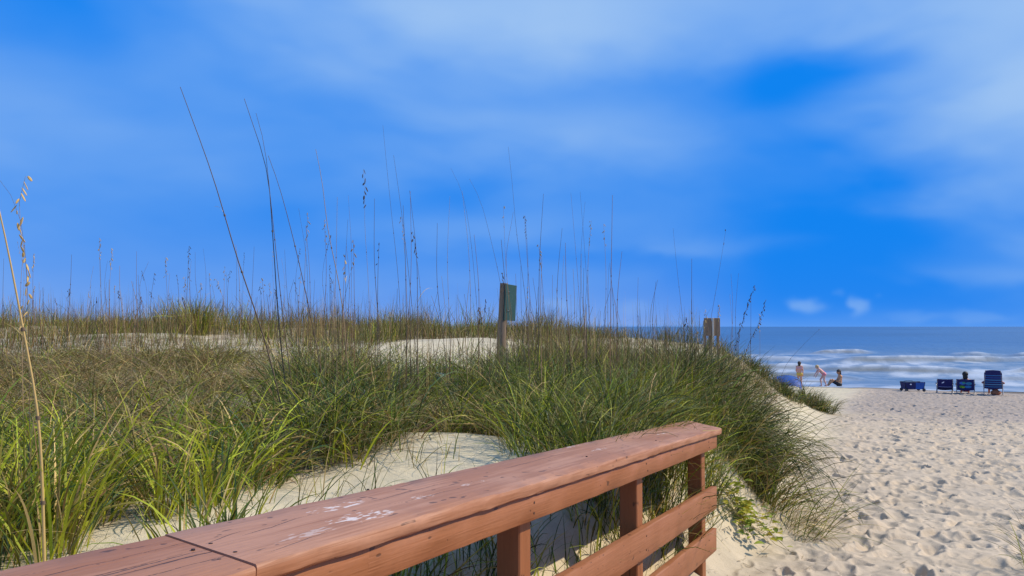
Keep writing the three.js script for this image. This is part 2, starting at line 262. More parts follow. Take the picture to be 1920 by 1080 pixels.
function board(a0, a1, l0, l1, n0, n1, { k0 = 0, k1 = 0, r = 0.004, seg = 24, seed = 1, wear = 0.0016, su = 0 } = {}) { // a board along the rail; its ends may be cut askew
  const ring = [], cor = [[l1 - r, n1 - r, 0], [l0 + r, n1 - r, 1], [l0 + r, n0 + r, 2], [l1 - r, n0 + r, 3]];
  for (const [cl, cn, q] of cor) { for (let i = 0; i <= 2; i++) { const t = (q + i / 2) * Math.PI / 2; ring.push([cl + r * Math.cos(t), cn + r * Math.sin(t)]); } if (q === 0 || q === 2) { const x0 = q ? l0 + r : l1 - r, x1 = q ? l1 - r : l0 + r; for (let i = 1; i < 4; i++) ring.push([lerp(x0, x1, i / 4), q ? n0 : n1]); } }
  const m = ring.length, P = [], U = [], I = [], per = [0];
  for (let i = 1; i <= m; i++) { const [a, b] = ring[i % m], [c, d] = ring[i - 1]; per.push(per[i - 1] + Math.hypot(a - c, b - d)); }
  for (let i = 0; i <= seg; i++) for (let j = 0; j <= m; j++) {
    const [l, n] = ring[j % m], a = lerp(a0 - k0 * l, a1 - k1 * l, i / seg), rough = (noise2(a * 14, j % m * 3.1, seed) - 0.5) * wear * (i && i < seg ? 1 : 0.3), bow = (noise2(a * 0.8, 3, seed) - 0.5) * 0.006;
    const p = E0.clone().addScaledVector(RD, a).addScaledVector(RH, l + Math.sign(l - (l0 + l1) / 2) * rough).addScaledVector(RN, n + bow + Math.sign(n - (n0 + n1) / 2) * rough);
    P.push(p.x, p.y, p.z); U.push(a - a0 + su, per[j]);
    if (i && j) { const o = i * (m + 1) + j; I.push(o - m - 2, o - 1, o, o - m - 2, o, o - m - 1); }
  }
  for (const end of [0, seg]) { const s0 = P.length / 3, from = end * (m + 1); for (let j = 0; j < m; j++) { P.push(...P.slice((from + j) * 3, (from + j) * 3 + 3)); U.push(0.3 + ring[j][0], ring[j][1] * 0.5 + 0.2); } for (let j = 1; j < m - 1; j++) end ? I.push(s0, s0 + j + 1, s0 + j) : I.push(s0, s0 + j, s0 + j + 1); }
  const g = new THREE.BufferGeometry(); g.setAttribute('position', new THREE.Float32BufferAttribute(P, 3)); g.setAttribute('uv', new THREE.Float32BufferAttribute(U, 2)); g.setIndex(I);
  return toCreasedNormals(g, 0.9);
}
{
  const rail = base('wooden_railing'); tag(rail, 'weathered reddish brown painted wooden handrail with three horizontal boards', 'railing');
  const CW = 0.37, [sa0] = onCap(469, 1057), seamSkew = 0.26, S0 = sa0;
  const cap = (u, v) => { const [a, l] = onCap(u, v); return [a - S0, 0.03 + -l]; };
  const scuff = (u, v, ra, rb, k) => { const [a, b] = cap(u, v); return [a, b, ra, rb, k]; };
  const crack = (u0, v0, u1, v1, w) => { const [a, b] = cap(u0, v0), [c, d] = cap(u1, v1); return [a, c - a, b, w, (d - b) / (c - a)]; };
  const capMat = paintTexture(2048, 512, 4.8, 0.8, 301, 0.9,
    [scuff(650, 952, 0.13, 0.04, 1), scuff(690, 972, 0.12, 0.055, 1), scuff(735, 962, 0.06, 0.03, 0.9), scuff(585, 1005, 0.15, 0.03, 0.45), scuff(805, 934, 0.07, 0.03, 0.8), scuff(900, 906, 0.08, 0.02, 0.55), scuff(1075, 838, 0.16, 0.03, 0.7), scuff(1135, 843, 0.1, 0.03, 0.6), scuff(1253, 812, 0.2, 0.02, 0.7)],
    [crack(470, 1008, 590, 968, 0.0022), crack(395, 1025, 470, 998, 0.0014), crack(700, 945, 850, 905, 0.0018), crack(750, 948, 930, 903, 0.0013), crack(760, 915, 790, 905, 0.003), crack(850, 912, 875, 905, 0.003), crack(955, 880, 1010, 864, 0.0022), crack(985, 872, 1090, 845, 0.0015), crack(1180, 826, 1250, 805, 0.0015), crack(1265, 805, 1280, 802, 0.004), crack(520, 1040, 640, 995, 0.0012)]);
  const capMat2 = paintTexture(1024, 512, 2.4, 0.8, 340, 0.55, [], []);
  { // the cracks of the nearer board follow its grain
    const R = rng(5), l = []; for (let i = 0; i < 12; i++) l.push([0.9 + R() * 1.1, 0.25 + R() * 0.6, 0.05 + R() * 0.34, 0.0012 + R() * 0.0016, (R() - 0.5) * 0.04]);
    capMat2.dispose(); Object.assign(capMat2, paintTexture(1024, 512, 2.4, 0.8, 340, 0.55, [], l));
  }
  const railMat = paintTexture(1024, 256, 2.6, 0.42, 360, 0.22), midMat = paintTexture(1024, 256, 2.6, 0.42, 377, 0.3), postMat = paintTexture(256, 256, 1.2, 0.42, 391, 0.12);
  mesh('cap_board', board(sa0, 0, -CW, 0, -0.038, 0, { k0: seamSkew, k1: 1.52, r: 0.007, seg: 70, seed: 11, wear: 0.004 }), capMat, rail);
  mesh('cap_board', board(sa0 - 2.2, sa0 - 0.006, -CW, 0.004, -0.040, -0.003, { k0: 0, k1: seamSkew, r: 0.007, seg: 40, seed: 14, wear: 0.004 }), capMat2, rail);
  mesh('top_board', board(-6.4, -0.075, -0.053, -0.015, -0.128, -0.0405, { seg: 60, seed: 21 }), railMat, rail);
  mesh('middle_board', board(-6.4, -0.078, -0.053, -0.015, -0.512, -0.371, { seg: 60, seed: 23 }), midMat, rail);
  mesh('lower_board', board(-6.4, -0.090, -0.053, -0.015, -0.774, -0.633, { seg: 60, seed: 25 }), midMat, rail);
  for (const a of [-0.34, -1.64, -2.915, -4.2, -5.5]) { // posts stand plumb in the sand, behind the boards
    const top = E0.clone().addScaledVector(RD, a + 0.045).addScaledVector(RH, -0.0985), y1 = top.y - 0.047, y0 = land(top.x, -top.z, false) - 0.6, w = 0.089;
    const s = new THREE.Shape(); const c = 0.005, q = w / 2; s.moveTo(-q + c, -q); s.lineTo(q - c, -q); s.lineTo(q, -q + c); s.lineTo(q, q - c); s.lineTo(q - c, q); s.lineTo(-q + c, q); s.lineTo(-q, q - c); s.lineTo(-q, -q + c); s.closePath();
    const g = new THREE.ExtrudeGeometry(s, { depth: y1 - y0, bevelEnabled: false }).rotateX(-Math.PI / 2), uv = g.attributes.uv, pp = g.attributes.position; for (let i = 0; i < uv.count; i++) uv.setXY(i, pp.getY(i), pp.getX(i) + pp.getZ(i) + a);
    const m = mesh('post', g, postMat, rail); m.position.set(top.x, y0, top.z); m.rotation.y = Math.atan2(RD.x, RD.z);
  }
  const nail = new THREE.CylinderGeometry(0.0045, 0.0045, 0.004, 8), nm = std(0.05, 0.03, 0.025, 0.7, { metalness: 0.3 }), q = new THREE.Quaternion().setFromUnitVectors(V(0, 1, 0), RN), qf = new THREE.Quaternion().setFromUnitVectors(V(0, 1, 0), RH);
  for (const [u, v] of [[395, 1020], [441, 1036], [362, 1031], [411, 1047], [690, 918], [1100, 856], [1230, 826]]) { const [a, l] = onCap(u, v), m = mesh('nail', nail, nm, rail); m.position.copy(E0).addScaledVector(RD, a).addScaledVector(RH, l).addScaledVector(RN, u < 465 && a < sa0 ? -0.003 : 0); m.quaternion.copy(q); }
  for (const a of [-0.30, -1.6, -2.87]) for (const n of [-0.07, -0.105, -0.41, -0.475, -0.67, -0.735]) { const m = mesh('nail', nail, nm, rail); m.position.copy(E0).addScaledVector(RD, a + (hash(a * 100, n * 100) - 0.5) * 0.03).addScaledVector(RH, -0.0155).addScaledVector(RN, n); m.quaternion.copy(qf); }
}

{ // the boardwalk that the railing belongs to
  const deck = base('boardwalk'); tag(deck, 'reddish brown boardwalk of cross planks running down beside the railing', 'boardwalk');
  const wood = [0, 1, 2].map((i) => paintTexture(256, 128, 1.4, 0.4, 420 + i * 17, 0.5)), geo = board(-0.07, 0.068, -2.28, -0.06, -0.036, 0, { seg: 2, seed: 5, r: 0.004 });
  geo.translate(-E0.x, -E0.y, -E0.z);
  for (let i = 0; i < 52; i++) { const m = mesh('plank', geo, wood[Math.floor(hash(i, 3) * 3)], deck); m.position.copy(E0).addScaledVector(RD, -0.86 - i * 0.145).addScaledVector(RN, -0.93 + (hash(i, 5) - 0.5) * 0.004).addScaledVector(RH, 2.3); }
  for (const l of [0.1, 1.2, 2.2]) mesh('joist', board(-8.4, -0.8, l - 0.02, l + 0.02, -1.11, -0.968, { seg: 6, seed: 8 }), wood[0], deck);
}

// ---------------------------------------------------------------- grass
class Blades { // ribbons that taper and arch over
  constructor(n, segs = 5) { this.s = segs; this.P = new Float32Array(n * (segs * 2 + 1) * 3); this.N = new Float32Array(this.P.length); this.C = new Float32Array(this.P.length); this.I = new Uint32Array(n * (segs * 2 - 1) * 3); this.v = 0; this.i = 0; this.max = n; this.n = 0; }
  add(x, y, z, az, lean, droop, len, w, c0, c1, twist = 0, kink = 0) {
    if (this.n >= this.max) return; this.n++;
    const S = this.s, first = this.v, ca = Math.sin(az), cz = Math.cos(az), step = len / S; let a = lean;
    for (let i = 0; i <= S; i++) {
      const t = i / S, sa = Math.sin(a), cs = Math.cos(a), tx = ca * sa, ty = cs, tz = cz * sa, tw = twist * (0.3 + t), wx0 = cz, wz0 = -ca, nx0 = -ca * cs, ny0 = sa, nz0 = -cz * cs;
      const ct = Math.cos(tw), st = Math.sin(tw), wx = wx0 * ct + nx0 * st, wy = ny0 * st, wz = wz0 * ct + nz0 * st, nx = nx0 * ct - wx0 * st, ny = ny0 * ct, nz = nz0 * ct - wz0 * st;
      const half = w * 0.5 * (i === S ? 0 : Math.min(1, 0.55 + t * 2.5) * (1 - t ** 2.2 * 0.85)), n = i === S ? 1 : 2, f = 0.0 + t;
      for (let k = 0; k < n; k++) { const o = this.v * 3, sg = k ? 1 : -1; this.P[o] = x + wx * half * sg; this.P[o + 1] = y + wy * half * sg; this.P[o + 2] = z + wz * half * sg; this.N[o] = nx; this.N[o + 1] = ny; this.N[o + 2] = nz; for (let q = 0; q < 3; q++) this.C[o + q] = c0[q] + (c1[q] - c0[q]) * f * f; this.v++; }
      x += tx * step; y += ty * step; z += tz * step; a = Math.min(a + droop / S * (0.5 + t) + (kink && i === 2 ? kink : 0), 2.75);
    }
    for (let i = 0; i < S; i++) { const o = first + i * 2; if (i < S - 1) { this.I.set([o, o + 2, o + 1, o + 1, o + 2, o + 3], this.i); this.i += 6; } else { this.I.set([o, o + 2, o + 1], this.i); this.i += 3; } }
  }
  geometry() { const g = new THREE.BufferGeometry(); g.setAttribute('position', new THREE.BufferAttribute(this.P.slice(0, this.v * 3), 3)); g.setAttribute('normal', new THREE.BufferAttribute(this.N.slice(0, this.v * 3), 3)); g.setAttribute('color', new THREE.BufferAttribute(this.C.slice(0, this.v * 3), 3)); g.setIndex(new THREE.BufferAttribute(this.I.slice(0, this.i), 1)); return g; }
}
const grassMat = new THREE.MeshPhysicalMaterial({ vertexColors: true, roughness: 0.62, transmission: 0.40, thickness: 0, specularIntensity: 0.4 });
const dryMat = new THREE.MeshPhysicalMaterial({ vertexColors: true, roughness: 0.8, transmission: 0.18, thickness: 0 });
const HUE = { green: [0.130, 0.185, 0.018], lime: [0.44, 0.47, 0.030], deep: [0.040, 0.066, 0.009], blue: [0.075, 0.14, 0.055], olive: [0.19, 0.165, 0.026], straw: [0.52, 0.37, 0.14], brown: [0.22, 0.125, 0.045], gold: [0.46, 0.34, 0.09] };
const MIX = {
  near: [['lime', 7], ['green', 3.4], ['blue', 1], ['olive', 2], ['straw', 0.8]], mid: [['green', 4], ['olive', 4], ['lime', 2], ['straw', 1.6], ['brown', 1]], thatch: [['olive', 4], ['brown', 3], ['straw', 3], ['green', 1.5], ['lime', 0.6]],
  lush: [['green', 6], ['lime', 2.4], ['deep', 3], ['blue', 1.5], ['olive', 1.5], ['straw', 0.5]], dark: [['deep', 7], ['green', 2.4], ['olive', 1.6], ['lime', 0.5], ['straw', 0.5]], far: [['olive', 4], ['green', 2.4], ['deep', 2], ['straw', 1.6], ['brown', 3.6]], litter: [['straw', 4], ['brown', 5], ['olive', 2]], stems: [['brown', 6], ['straw', 2], ['olive', 1]],
};
function hue(mix, R) { const l = MIX[mix]; let t = 0; for (const [, w] of l) t += w; let r = R() * t; for (const [n, w] of l) if ((r -= w) <= 0) { const k = 0.5 + R() * 0.95, j = 1 + (R() - 0.5) * 0.2; return HUE[n].map((c, i) => c * k * (i === 0 ? j : 1)); } return HUE.green; }
function tuft(B, R, x, D, { n = 14, spread = 0.07, len = 0.5, w = 0.006, lean = 0.35, droop = 0.9, mix = 'mid', wind = 0.5, windAz = 1.3, twist = 1.2, tip = 0.35 }) {
  for (let i = 0; i < n; i++) {
    const a = R() * 6.283, r = Math.sqrt(R()) * spread, bx = x + Math.sin(a) * r, bD = D - Math.cos(a) * r, L = len * (0.45 + R() * 0.75), c = hue(mix, R), dry = R() < tip;
    let az = a + (R() - 0.5) * 2.6; const ax = Math.sin(az) + Math.sin(windAz) * wind, ad = Math.cos(az) + Math.cos(windAz) * wind; az = Math.atan2(ax, ad);
    B.add(bx, land(bx, bD, false) - 0.02, -bD, az, lean * (0.15 + R() * 1.1), droop * (0.25 + R() * 1.25), L, w * (0.6 + R() * 0.7), c, dry ? [lerp(c[0], 0.5, 0.6), lerp(c[1], 0.38, 0.6), lerp(c[2], 0.16, 0.6)] : c.map((k) => k * 1.12), (R() - 0.5) * twist * 2, R() < 0.06 ? 0.9 : 0);
  }
}
{
  const R = rng(1001), B = new Blades(70000, 6), L = new Blades(52000, 4);
  for (let i = 0; i < 10500; i++) { // near and middle dune
    const D = Math.sqrt(lerp(2.2 ** 2, 12.2 ** 2, R())), x = D * lerp(-0.82, 0.30, R()), k = thick(x, D); if (R() > k) continue;
    const s = along(x, D), p = across(x, D), u = x / D * F + 960, patch = noise2(x * 1.1, D * 1.1, 230), keep = D < 6 ? 1 : 0.75; if (R() > keep) continue;
    const lush = smoothstep(u, 480, 640) * smoothstep(patch, 0.2, 0.5);
    const near = 1 - smoothstep(D, 3.6, 5.4), thatchy = u < 560 && D > 4.2;
    const mix = near > R() ? 'near' : thatchy && R() < 0.75 ? 'thatch' : R() < lush ? 'lush' : 'mid';
    const len = (mix === 'near' ? 0.60 : mix === 'lush' ? 0.66 : mix === 'thatch' ? 0.50 : 0.52) * (D > 7.5 ? 0.82 : 1) * (0.75 + patch * 0.5);
    if (noise2(x * 2.4, D * 2.4, 248) < 0.34 && R() < 0.8) continue; if (mix === 'thatch' && R() < 0.3) continue;
    tuft(B, R, x, D, { n: 7 + Math.floor(R() * 6), spread: 0.10, len, w: mix === 'near' ? 0.0115 : D < 6 ? 0.0075 : 0.0068, lean: mix === 'thatch' ? 0.9 : 0.62, droop: mix === 'thatch' ? 2.7 : 1.75, mix, wind: 0.14, windAz: noise2(x * 1.6, D * 1.6, 245) * 12, twist: 1.6, tip: mix === 'near' ? 0.2 : 0.35 });
    for (let j = 0; j < 7; j++) { const c = hue('litter', R).map((q) => q * 0.8), bx = x + (R() - 0.5) * 0.3, bD = D + (R() - 0.5) * 0.3; L.add(bx, land(bx, bD, false) + R() * R() * 0.22, -bD, R() * 6.283, 0.9 + R() * 0.6, (R() - 0.3) * 1.4, 0.16 + R() * 0.40, 0.0035 + R() * 0.0025, c, c, (R() - 0.5) * 2); }
  }
  const m = mesh('dune_grass', B.geometry(), grassMat); m.userData.kind = 'stuff'; tag(m, 'green and olive grass covering the near dune slope behind the railing', 'grass');
  const l = mesh('dry_grass_litter', L.geometry(), dryMat); l.userData.kind = 'stuff'; tag(l, 'tangled dry straw lying among the dune grass', 'grass litter');
}
{
  const R = rng(1002), B = new Blades(60000, 4);
  for (let i = 0; i < 8200; i++) { // the far ridge
    const D = Math.sqrt(lerp(11.5 ** 2, 25.5 ** 2, R())), x = D * lerp(-0.78, 0.36, R()); let k = thick(x, D) * (1 - smoothstep(along(x, D), 19.4, 20.6)); k *= lerp(0.40, 1, smoothstep(D, 17, 20)) * (0.3 + 0.7 * smoothstep(noise2(x * 0.9, D * 0.9, 240), 0.25, 0.5)); if (R() > k) continue;
    tuft(B, R, x, D, { n: 7 + Math.floor(R() * 6), spread: 0.16, len: (D > 17 ? 0.36 : 0.34) + 0.62 * smoothstep(noise2(x * 1.3, D * 0.8, 250), 0.45, 0.95), w: 0.009, lean: 0.4, droop: 0.8, mix: noise2(x * 0.7, D * 0.5, 255) > 0.62 ? 'mid' : 'far', wind: 0.2 });
  }
  const m = mesh('ridge_grass', B.geometry(), grassMat); m.userData.kind = 'stuff'; tag(m, 'short tan and olive grass along the far dune ridge', 'grass');
}
// clumps that stand apart
function clump(label, u, D, o, group) {
  const R = rng(o.seed), x = (u - 960) / F * D * 1.0, g = base('grass_clump', 0, 0, 0), B = new Blades(o.n * (o.tufts ?? 1), 7), Dry = new Blades(Math.ceil(o.n * (o.tufts ?? 1) * 0.15) + 4, 7), y0 = land(x, D, false);
  g.position.set(x, y0, -D);
  for (let k = 0; k < (o.tufts ?? 1); k++) { const a = R() * 6.283, r = Math.sqrt(R()), tx = x + Math.sin(a) * r * (o.rx ?? 0), tD = D + Math.cos(a) * r * (o.rD ?? 0); tuft(B, R, tx, tD, o); tuft(Dry, R, tx, tD, { ...o, n: Math.ceil(o.n * 0.14), mix: 'litter', len: o.len * 0.9 }); }
  for (const [b, name, mat] of [[B, 'green_blades', grassMat], [Dry, 'dry_blades', dryMat]]) { if (!b.n) continue; const geo = b.geometry(); geo.translate(-x, -y0, D); mesh(name, geo, mat, g); }
  tag(g, label, 'grass clump', group); return g;
}
clump('large dark green grass clump spilling onto the path past the railing end', 1378, 7.6, { seed: 31, n: 28, tufts: 46, rx: 0.30, rD: 0.60, spread: 0.09, len: 1.0, w: 0.0085, lean: 0.85, droop: 2.3, mix: 'dark', wind: 0.75, windAz: 1.5, tip: 0.25 });
clump('drooping olive grass fringe on the sand bank below the dark clump', 1462, 6.75, { seed: 32, n: 13, tufts: 15, rx: 0.20, rD: 0.42, spread: 0.12, len: 0.70, w: 0.0066, lean: 1.05, droop: 1.2, mix: 'mid', wind: 1.3, windAz: 1.2, tip: 0.35 });
clump('dark upright grass clump behind the railing end post', 1300, 8.6, { seed: 33, n: 34, tufts: 46, rx: 0.7, rD: 0.9, spread: 0.10, len: 0.74, w: 0.0065, lean: 0.55, droop: 1.4, mix: 'dark', wind: 0.15, tip: 0.3 });
clump('bushy dark clump on the dune shoulder under the brown sign', 1338, 9.3, { seed: 34, n: 32, tufts: 40, rx: 0.5, rD: 0.9, spread: 0.11, len: 0.70, w: 0.007, lean: 0.45, droop: 1.0, mix: 'dark', wind: 0.3, tip: 0.35 });
clump('low shaggy grass clump at the dune toe beside the blue shelter', 1520, 20.2, { seed: 35, n: 40, tufts: 16, rx: 0.36, rD: 0.4, spread: 0.18, len: 0.56, w: 0.011, lean: 0.8, droop: 1.5, mix: 'dark', wind: 0.8, windAz: 1.5 });
clump('dark grass running down the dune edge left of the blue shelter', 1448, 19.4, { seed: 36, n: 34, tufts: 24, rx: 0.62, rD: 0.5, spread: 0.18, len: 0.40, w: 0.011, lean: 0.6, droop: 1.1, mix: 'dark', wind: 0.4, windAz: 1.5 });
clump('sparse arching grass clump in the bottom right corner', 1945, 5.55, { seed: 37, n: 16, tufts: 5, rx: 0.14, rD: 0.12, spread: 0.07, len: 0.52, w: 0.0045, lean: 0.75, droop: 1.3, mix: 'dark', wind: 0.5, windAz: -1.5 });
clump('dark straggling clump left of the brown sign on the dune shoulder', 1225, 10.6, { seed: 42, n: 24, tufts: 24, rx: 0.6, rD: 0.7, spread: 0.12, len: 0.5, w: 0.0068, lean: 0.5, droop: 1.2, mix: 'mid', wind: 0.2, tip: 0.3 });
clump('dense brown green clump right of the green sign post', 1085, 9.2, { seed: 43, n: 32, tufts: 30, rx: 0.6, rD: 0.7, spread: 0.12, len: 0.72, w: 0.0066, lean: 0.4, droop: 0.9, mix: 'mid', wind: 0.2, tip: 0.5 });
clump('rounded green clump on the far ridge above the left straw', 360, 17.5, { seed: 44, n: 40, tufts: 16, rx: 0.55, rD: 0.5, spread: 0.2, len: 0.85, w: 0.011, lean: 0.35, droop: 0.7, mix: 'mid', wind: 0.1, tip: 0.3 });
clump('lush tall green clump in the middle of the near dune', 610, 7.2, { seed: 38, n: 30, tufts: 26, rx: 0.42, rD: 0.5, spread: 0.09, len: 0.78, w: 0.0065, lean: 0.55, droop: 1.3, mix: 'lush', wind: 0.1, tip: 0.2 });
clump('broad leafy green clump behind the bare mound', 1010, 6.9, { seed: 39, n: 30, tufts: 30, rx: 0.6, rD: 0.45, spread: 0.1, len: 0.62, w: 0.0068, lean: 0.7, droop: 1.8, mix: 'lush', wind: 0.12, tip: 0.25 });
clump('bright wide bladed grass tuft in the lower left corner', 40, 3.0, { seed: 40, n: 30, tufts: 9, rx: 0.22, rD: 0.22, spread: 0.09, len: 0.56, w: 0.0095, lean: 0.38, droop: 0.9, mix: 'near', wind: 0.3, tip: 0.12 });
clump('bright yellow green tuft between the two bare sand patches', 355, 3.55, { seed: 41, n: 20, tufts: 5, rx: 0.12, rD: 0.1, spread: 0.07, len: 0.42, w: 0.0085, lean: 0.42, droop: 1.0, mix: 'near', wind: 0.3, tip: 0.12 });
clump('yellow green tuft touching the railing cap left of the board joint', 352, 2.72, { seed: 46, n: 18, tufts: 4, rx: 0.08, rD: 0.08, spread: 0.06, len: 0.40, w: 0.0085, lean: 0.5, droop: 1.1, mix: 'near', wind: 0.2, tip: 0.1 });
clump('wide bladed tuft touching the railing cap right of the board joint', 425, 2.95, { seed: 47, n: 16, tufts: 4, rx: 0.07, rD: 0.08, spread: 0.06, len: 0.42, w: 0.010, lean: 0.5, droop: 1.1, mix: 'lush', wind: 0.2, tip: 0.1 });
clump('blue green wide bladed tuft at the foot of the mound beside the railing', 405, 3.75, { seed: 45, n: 16, tufts: 5, rx: 0.12, rD: 0.1, spread: 0.07, len: 0.46, w: 0.011, lean: 0.45, droop: 1.0, mix: 'near', wind: 0.2, tip: 0.1 });
for (const [label, u, D, seed, n, len] of [['long thin blades rising over the lower half of the bare mound', 545, 3.45, 60, 12, 0.46], ['dark blades crossing the middle of the bare mound', 690, 4.1, 48, 12, 0.40], ['thin blades at the right part of the bare mound near the cap', 820, 4.35, 49, 12, 0.36], ['dark blades in front of the left sand patch', 120, 2.85, 50, 9, 0.36], ['thin dark sprig at the lower end of the bare mound', 492, 3.85, 51, 9, 0.33], ['upright sprig on the bare mound above the railing scuffs', 612, 4.0, 52, 9, 0.36], ['spiky sprig in the middle of the bare mound', 768, 4.75, 53, 12, 0.30], ['sprig at the right shoulder of the bare mound', 850, 4.9, 54, 12, 0.30], ['few blades leaning over the lower left sand patch', 230, 3.2, 55, 7, 0.36], ['tuft at the right foot of the bare mound touching the railing', 960, 5.0, 56, 14, 0.34], ['small tuft seen through the rails behind the nearest post', 1085, 4.4, 57, 26, 0.5], ['light green tuft seen through the rails near the end post', 1245, 5.4, 58, 30, 0.52], ['low tuft seen under the top board left of the nearest post', 880, 3.35, 59, 16, 0.3]])
  clump(label, u, D, { seed, n, spread: 0.08, len, w: 0.0048, lean: 0.7, droop: 0.8, mix: seed > 55 ? 'lush' : seed < 51 ? 'dark' : 'mid', wind: 0.3, tip: 0.3 });
{ // the bank behind the rails, thick with grass
  const R = rng(77), B = new Blades(16000, 5);
  for (let i = 0; i < 1500; i++) { const s = lerp(1.6, 7.6, R()), p = lerp(-2.6, -1.36, R()), x = s * DX + p * DD, D = s * DD - p * DX, lim = lerp(-1.62, -2.6, smoothstep(s, 3.9, 5.2)), keep = smoothstep(p - lim, -0.25, 0.1) * (0.45 + 0.55 * smoothstep(noise2(x * 3, D * 3, 270), 0.3, 0.55)); if (R() > keep) continue; tuft(B, R, x, D, { n: 9, spread: 0.09, len: s < 4.2 ? 0.38 : 0.60, w: 0.0065, lean: 0.65, droop: 1.5, mix: R() < 0.5 ? 'lush' : R() < 0.5 ? 'near' : 'mid', wind: 0.2 }); }
  const m = mesh('bank_grass', B.geometry(), grassMat); m.userData.kind = 'stuff'; tag(m, 'grass on the sand bank seen between the railing boards', 'grass');
}
// ---------------------------------------------------------------- stalks that rise over the grass
const strawMat = std(0.36, 0.24, 0.115, 0.75), rustStraw = std(0.24, 0.125, 0.05, 0.75), darkStraw = std(0.13, 0.085, 0.05, 0.8), goldMat = std(0.50, 0.34, 0.12, 0.7), seedMat = std(0.40, 0.29, 0.13, 0.85), darkSeed = std(0.085, 0.058, 0.038, 0.9);
const spikelet = (() => { const g = new THREE.SphereGeometry(1, 6, 5); g.scale(0.0045, 0.014, 0.0018); g.translate(0, -0.013, 0); return g; })();
function stalk(points, D, { r = 0.0022, mat = strawMat, seeds = 0, seedMat: sm = seedMat, label, group, seed = 1, size = 1, leaf = 0, droopHead = 0, name = 'grass_stalk' } = {}) {
  const R = rng(seed * 91 + 5), P = points.map(([u, v, d]) => at(u, v, d ?? D)), foot = P[0].clone(); P[0].y = Math.min(P[0].y, land(foot.x, -foot.z, false) - 0.02);
  const g = base(name, P[0].x, P[0].y, P[0].z), Q = P.map((p) => p.clone().sub(g.position));
  mesh('stem', tube(Q, r, r * 0.35, 5, 14), mat, g);
  const curve = new THREE.CatmullRomCurve3(Q);
  if (r > 0.0018) for (let k = 1; k < 4; k++) { const p = curve.getPointAt(0.2 * k + R() * 0.1), t = curve.getTangentAt(0.2 * k), n = mesh('node', new THREE.CylinderGeometry(r * 1.15, r * 1.25, 0.012, 6), darkStraw, g); n.position.copy(p); n.quaternion.setFromUnitVectors(V(0, 1, 0), t); }
  if (seeds) { const list = []; for (let k = 0; k < seeds; k++) { const t = 1 - (k / seeds) * (droopHead || 0.16), p = curve.getPointAt(clamp(t, 0, 1)), s = spikelet.clone().scale(size * (0.7 + R() * 0.6), size * (0.7 + R() * 0.6), size); s.rotateX((R() - 0.5) * 1.4); s.rotateZ((R() - 0.5) * 1.4); s.rotateY(R() * 6.28); s.translate(p.x + (R() - 0.5) * 0.02 * size, p.y, p.z + (R() - 0.5) * 0.02 * size); list.push(s); } if (seeds > 8 && label.includes('seed head')) { const h = new THREE.Group(); h.name = 'seed_head'; g.add(h); for (const q of list) mesh('spikelet', q, sm, h); } else mesh('seed_head', mergeGeometries(list), sm, g).userData.kind = 'stuff'; }
  if (leaf) { const t = 0.35 + R() * 0.3, p = curve.getPointAt(t), b = new Blades(1, 6); b.add(p.x, p.y, p.z, R() * 6.28, 0.5, 1.6, leaf, 0.005, HUE.straw, HUE.straw, 0.6); mesh('leaf', b.geometry(), dryMat, g); }
  tag(g, label, 'grass stalk', group); return g;
}
stalk([[88, 1000, 2.75], [72, 790, 2.75], [42, 610, 2.75], [12, 455, 2.75], [-14, 340, 2.75]], 2.75, { r: 0.0062, mat: goldMat, label: 'thick golden dry stalk standing at the left edge of the picture', seed: 1 });
stalk([[60, 800, 3.2], [42, 640, 3.2], [52, 520, 3.2], [40, 440, 3.2], [36, 380, 3.2], [48, 330, 3.2]], 3.2, { r: 0.0018, seeds: 26, size: 1.15, seedMat: goldMat, droopHead: 0.42, label: 'golden sea oat seed head hanging beside the thick left stalk', seed: 2 });
stalk([[70, 640, 3.1], [40, 420, 3.1], [14, 355, 3.1], [-10, 325, 3.1]], 3.1, { r: 0.0014, mat: darkStraw, label: 'thin arching stem crossing the left seed head', seed: 3 });
stalk([[548, 800, 5.2], [500, 650, 5.2], [447, 490, 5.2], [397, 325, 5.2], [338, 163, 5.2]], 5.2, { r: 0.0058, mat: darkStraw, label: 'tallest dark stalk leaning left, its tip highest in the sky', seed: 4, leaf: 0.12 });
stalk([[548, 800, 6], [524, 620, 6], [512, 450, 6], [500, 320, 6], [458, 185, 6]], 6, { r: 0.0055, mat: darkStraw, label: 'tall dark stalk curving left at its tip, right of the tallest', seed: 5 });
stalk([[560, 800, 6], [527, 560, 6], [508, 380, 6], [495, 270, 6], [480, 212, 6]], 6, { r: 0.0040, mat: darkStraw, label: 'thin dark stalk running close along the second tallest stalk', seed: 6 });
stalk([[625, 780, 6], [582, 590, 6], [548, 440, 6], [522, 345, 6], [503, 292, 6]], 6, { r: 0.0048, mat: darkStraw, label: 'dark stalk leaning left with a bent leaf near its middle', seed: 7, leaf: 0.16 });
stalk([[660, 740, 6.6], [640, 560, 6.6], [615, 430, 6.6], [603, 335, 6.6], [592, 280, 6.6]], 6.6, { r: 0.0050, mat: strawMat, label: 'stout straw coloured stalk in the middle of the stalk bunch', seed: 8 });
stalk([[700, 720, 7], [690, 520, 7], [684, 420, 7], [684, 350, 7], [681, 318, 7]], 7, { r: 0.0024, seeds: 9, seedMat: darkSeed, size: 1.5, label: 'thin stem with a dark bead like seed head against the sky', seed: 9 });
stalk([[757, 700, 7], [748, 540, 7], [733, 390, 7], [724, 300, 7], [718, 235, 7]], 7, { r: 0.0024, mat: darkStraw, label: 'fine tall stem rising highest right of the bead seed head', seed: 10 });
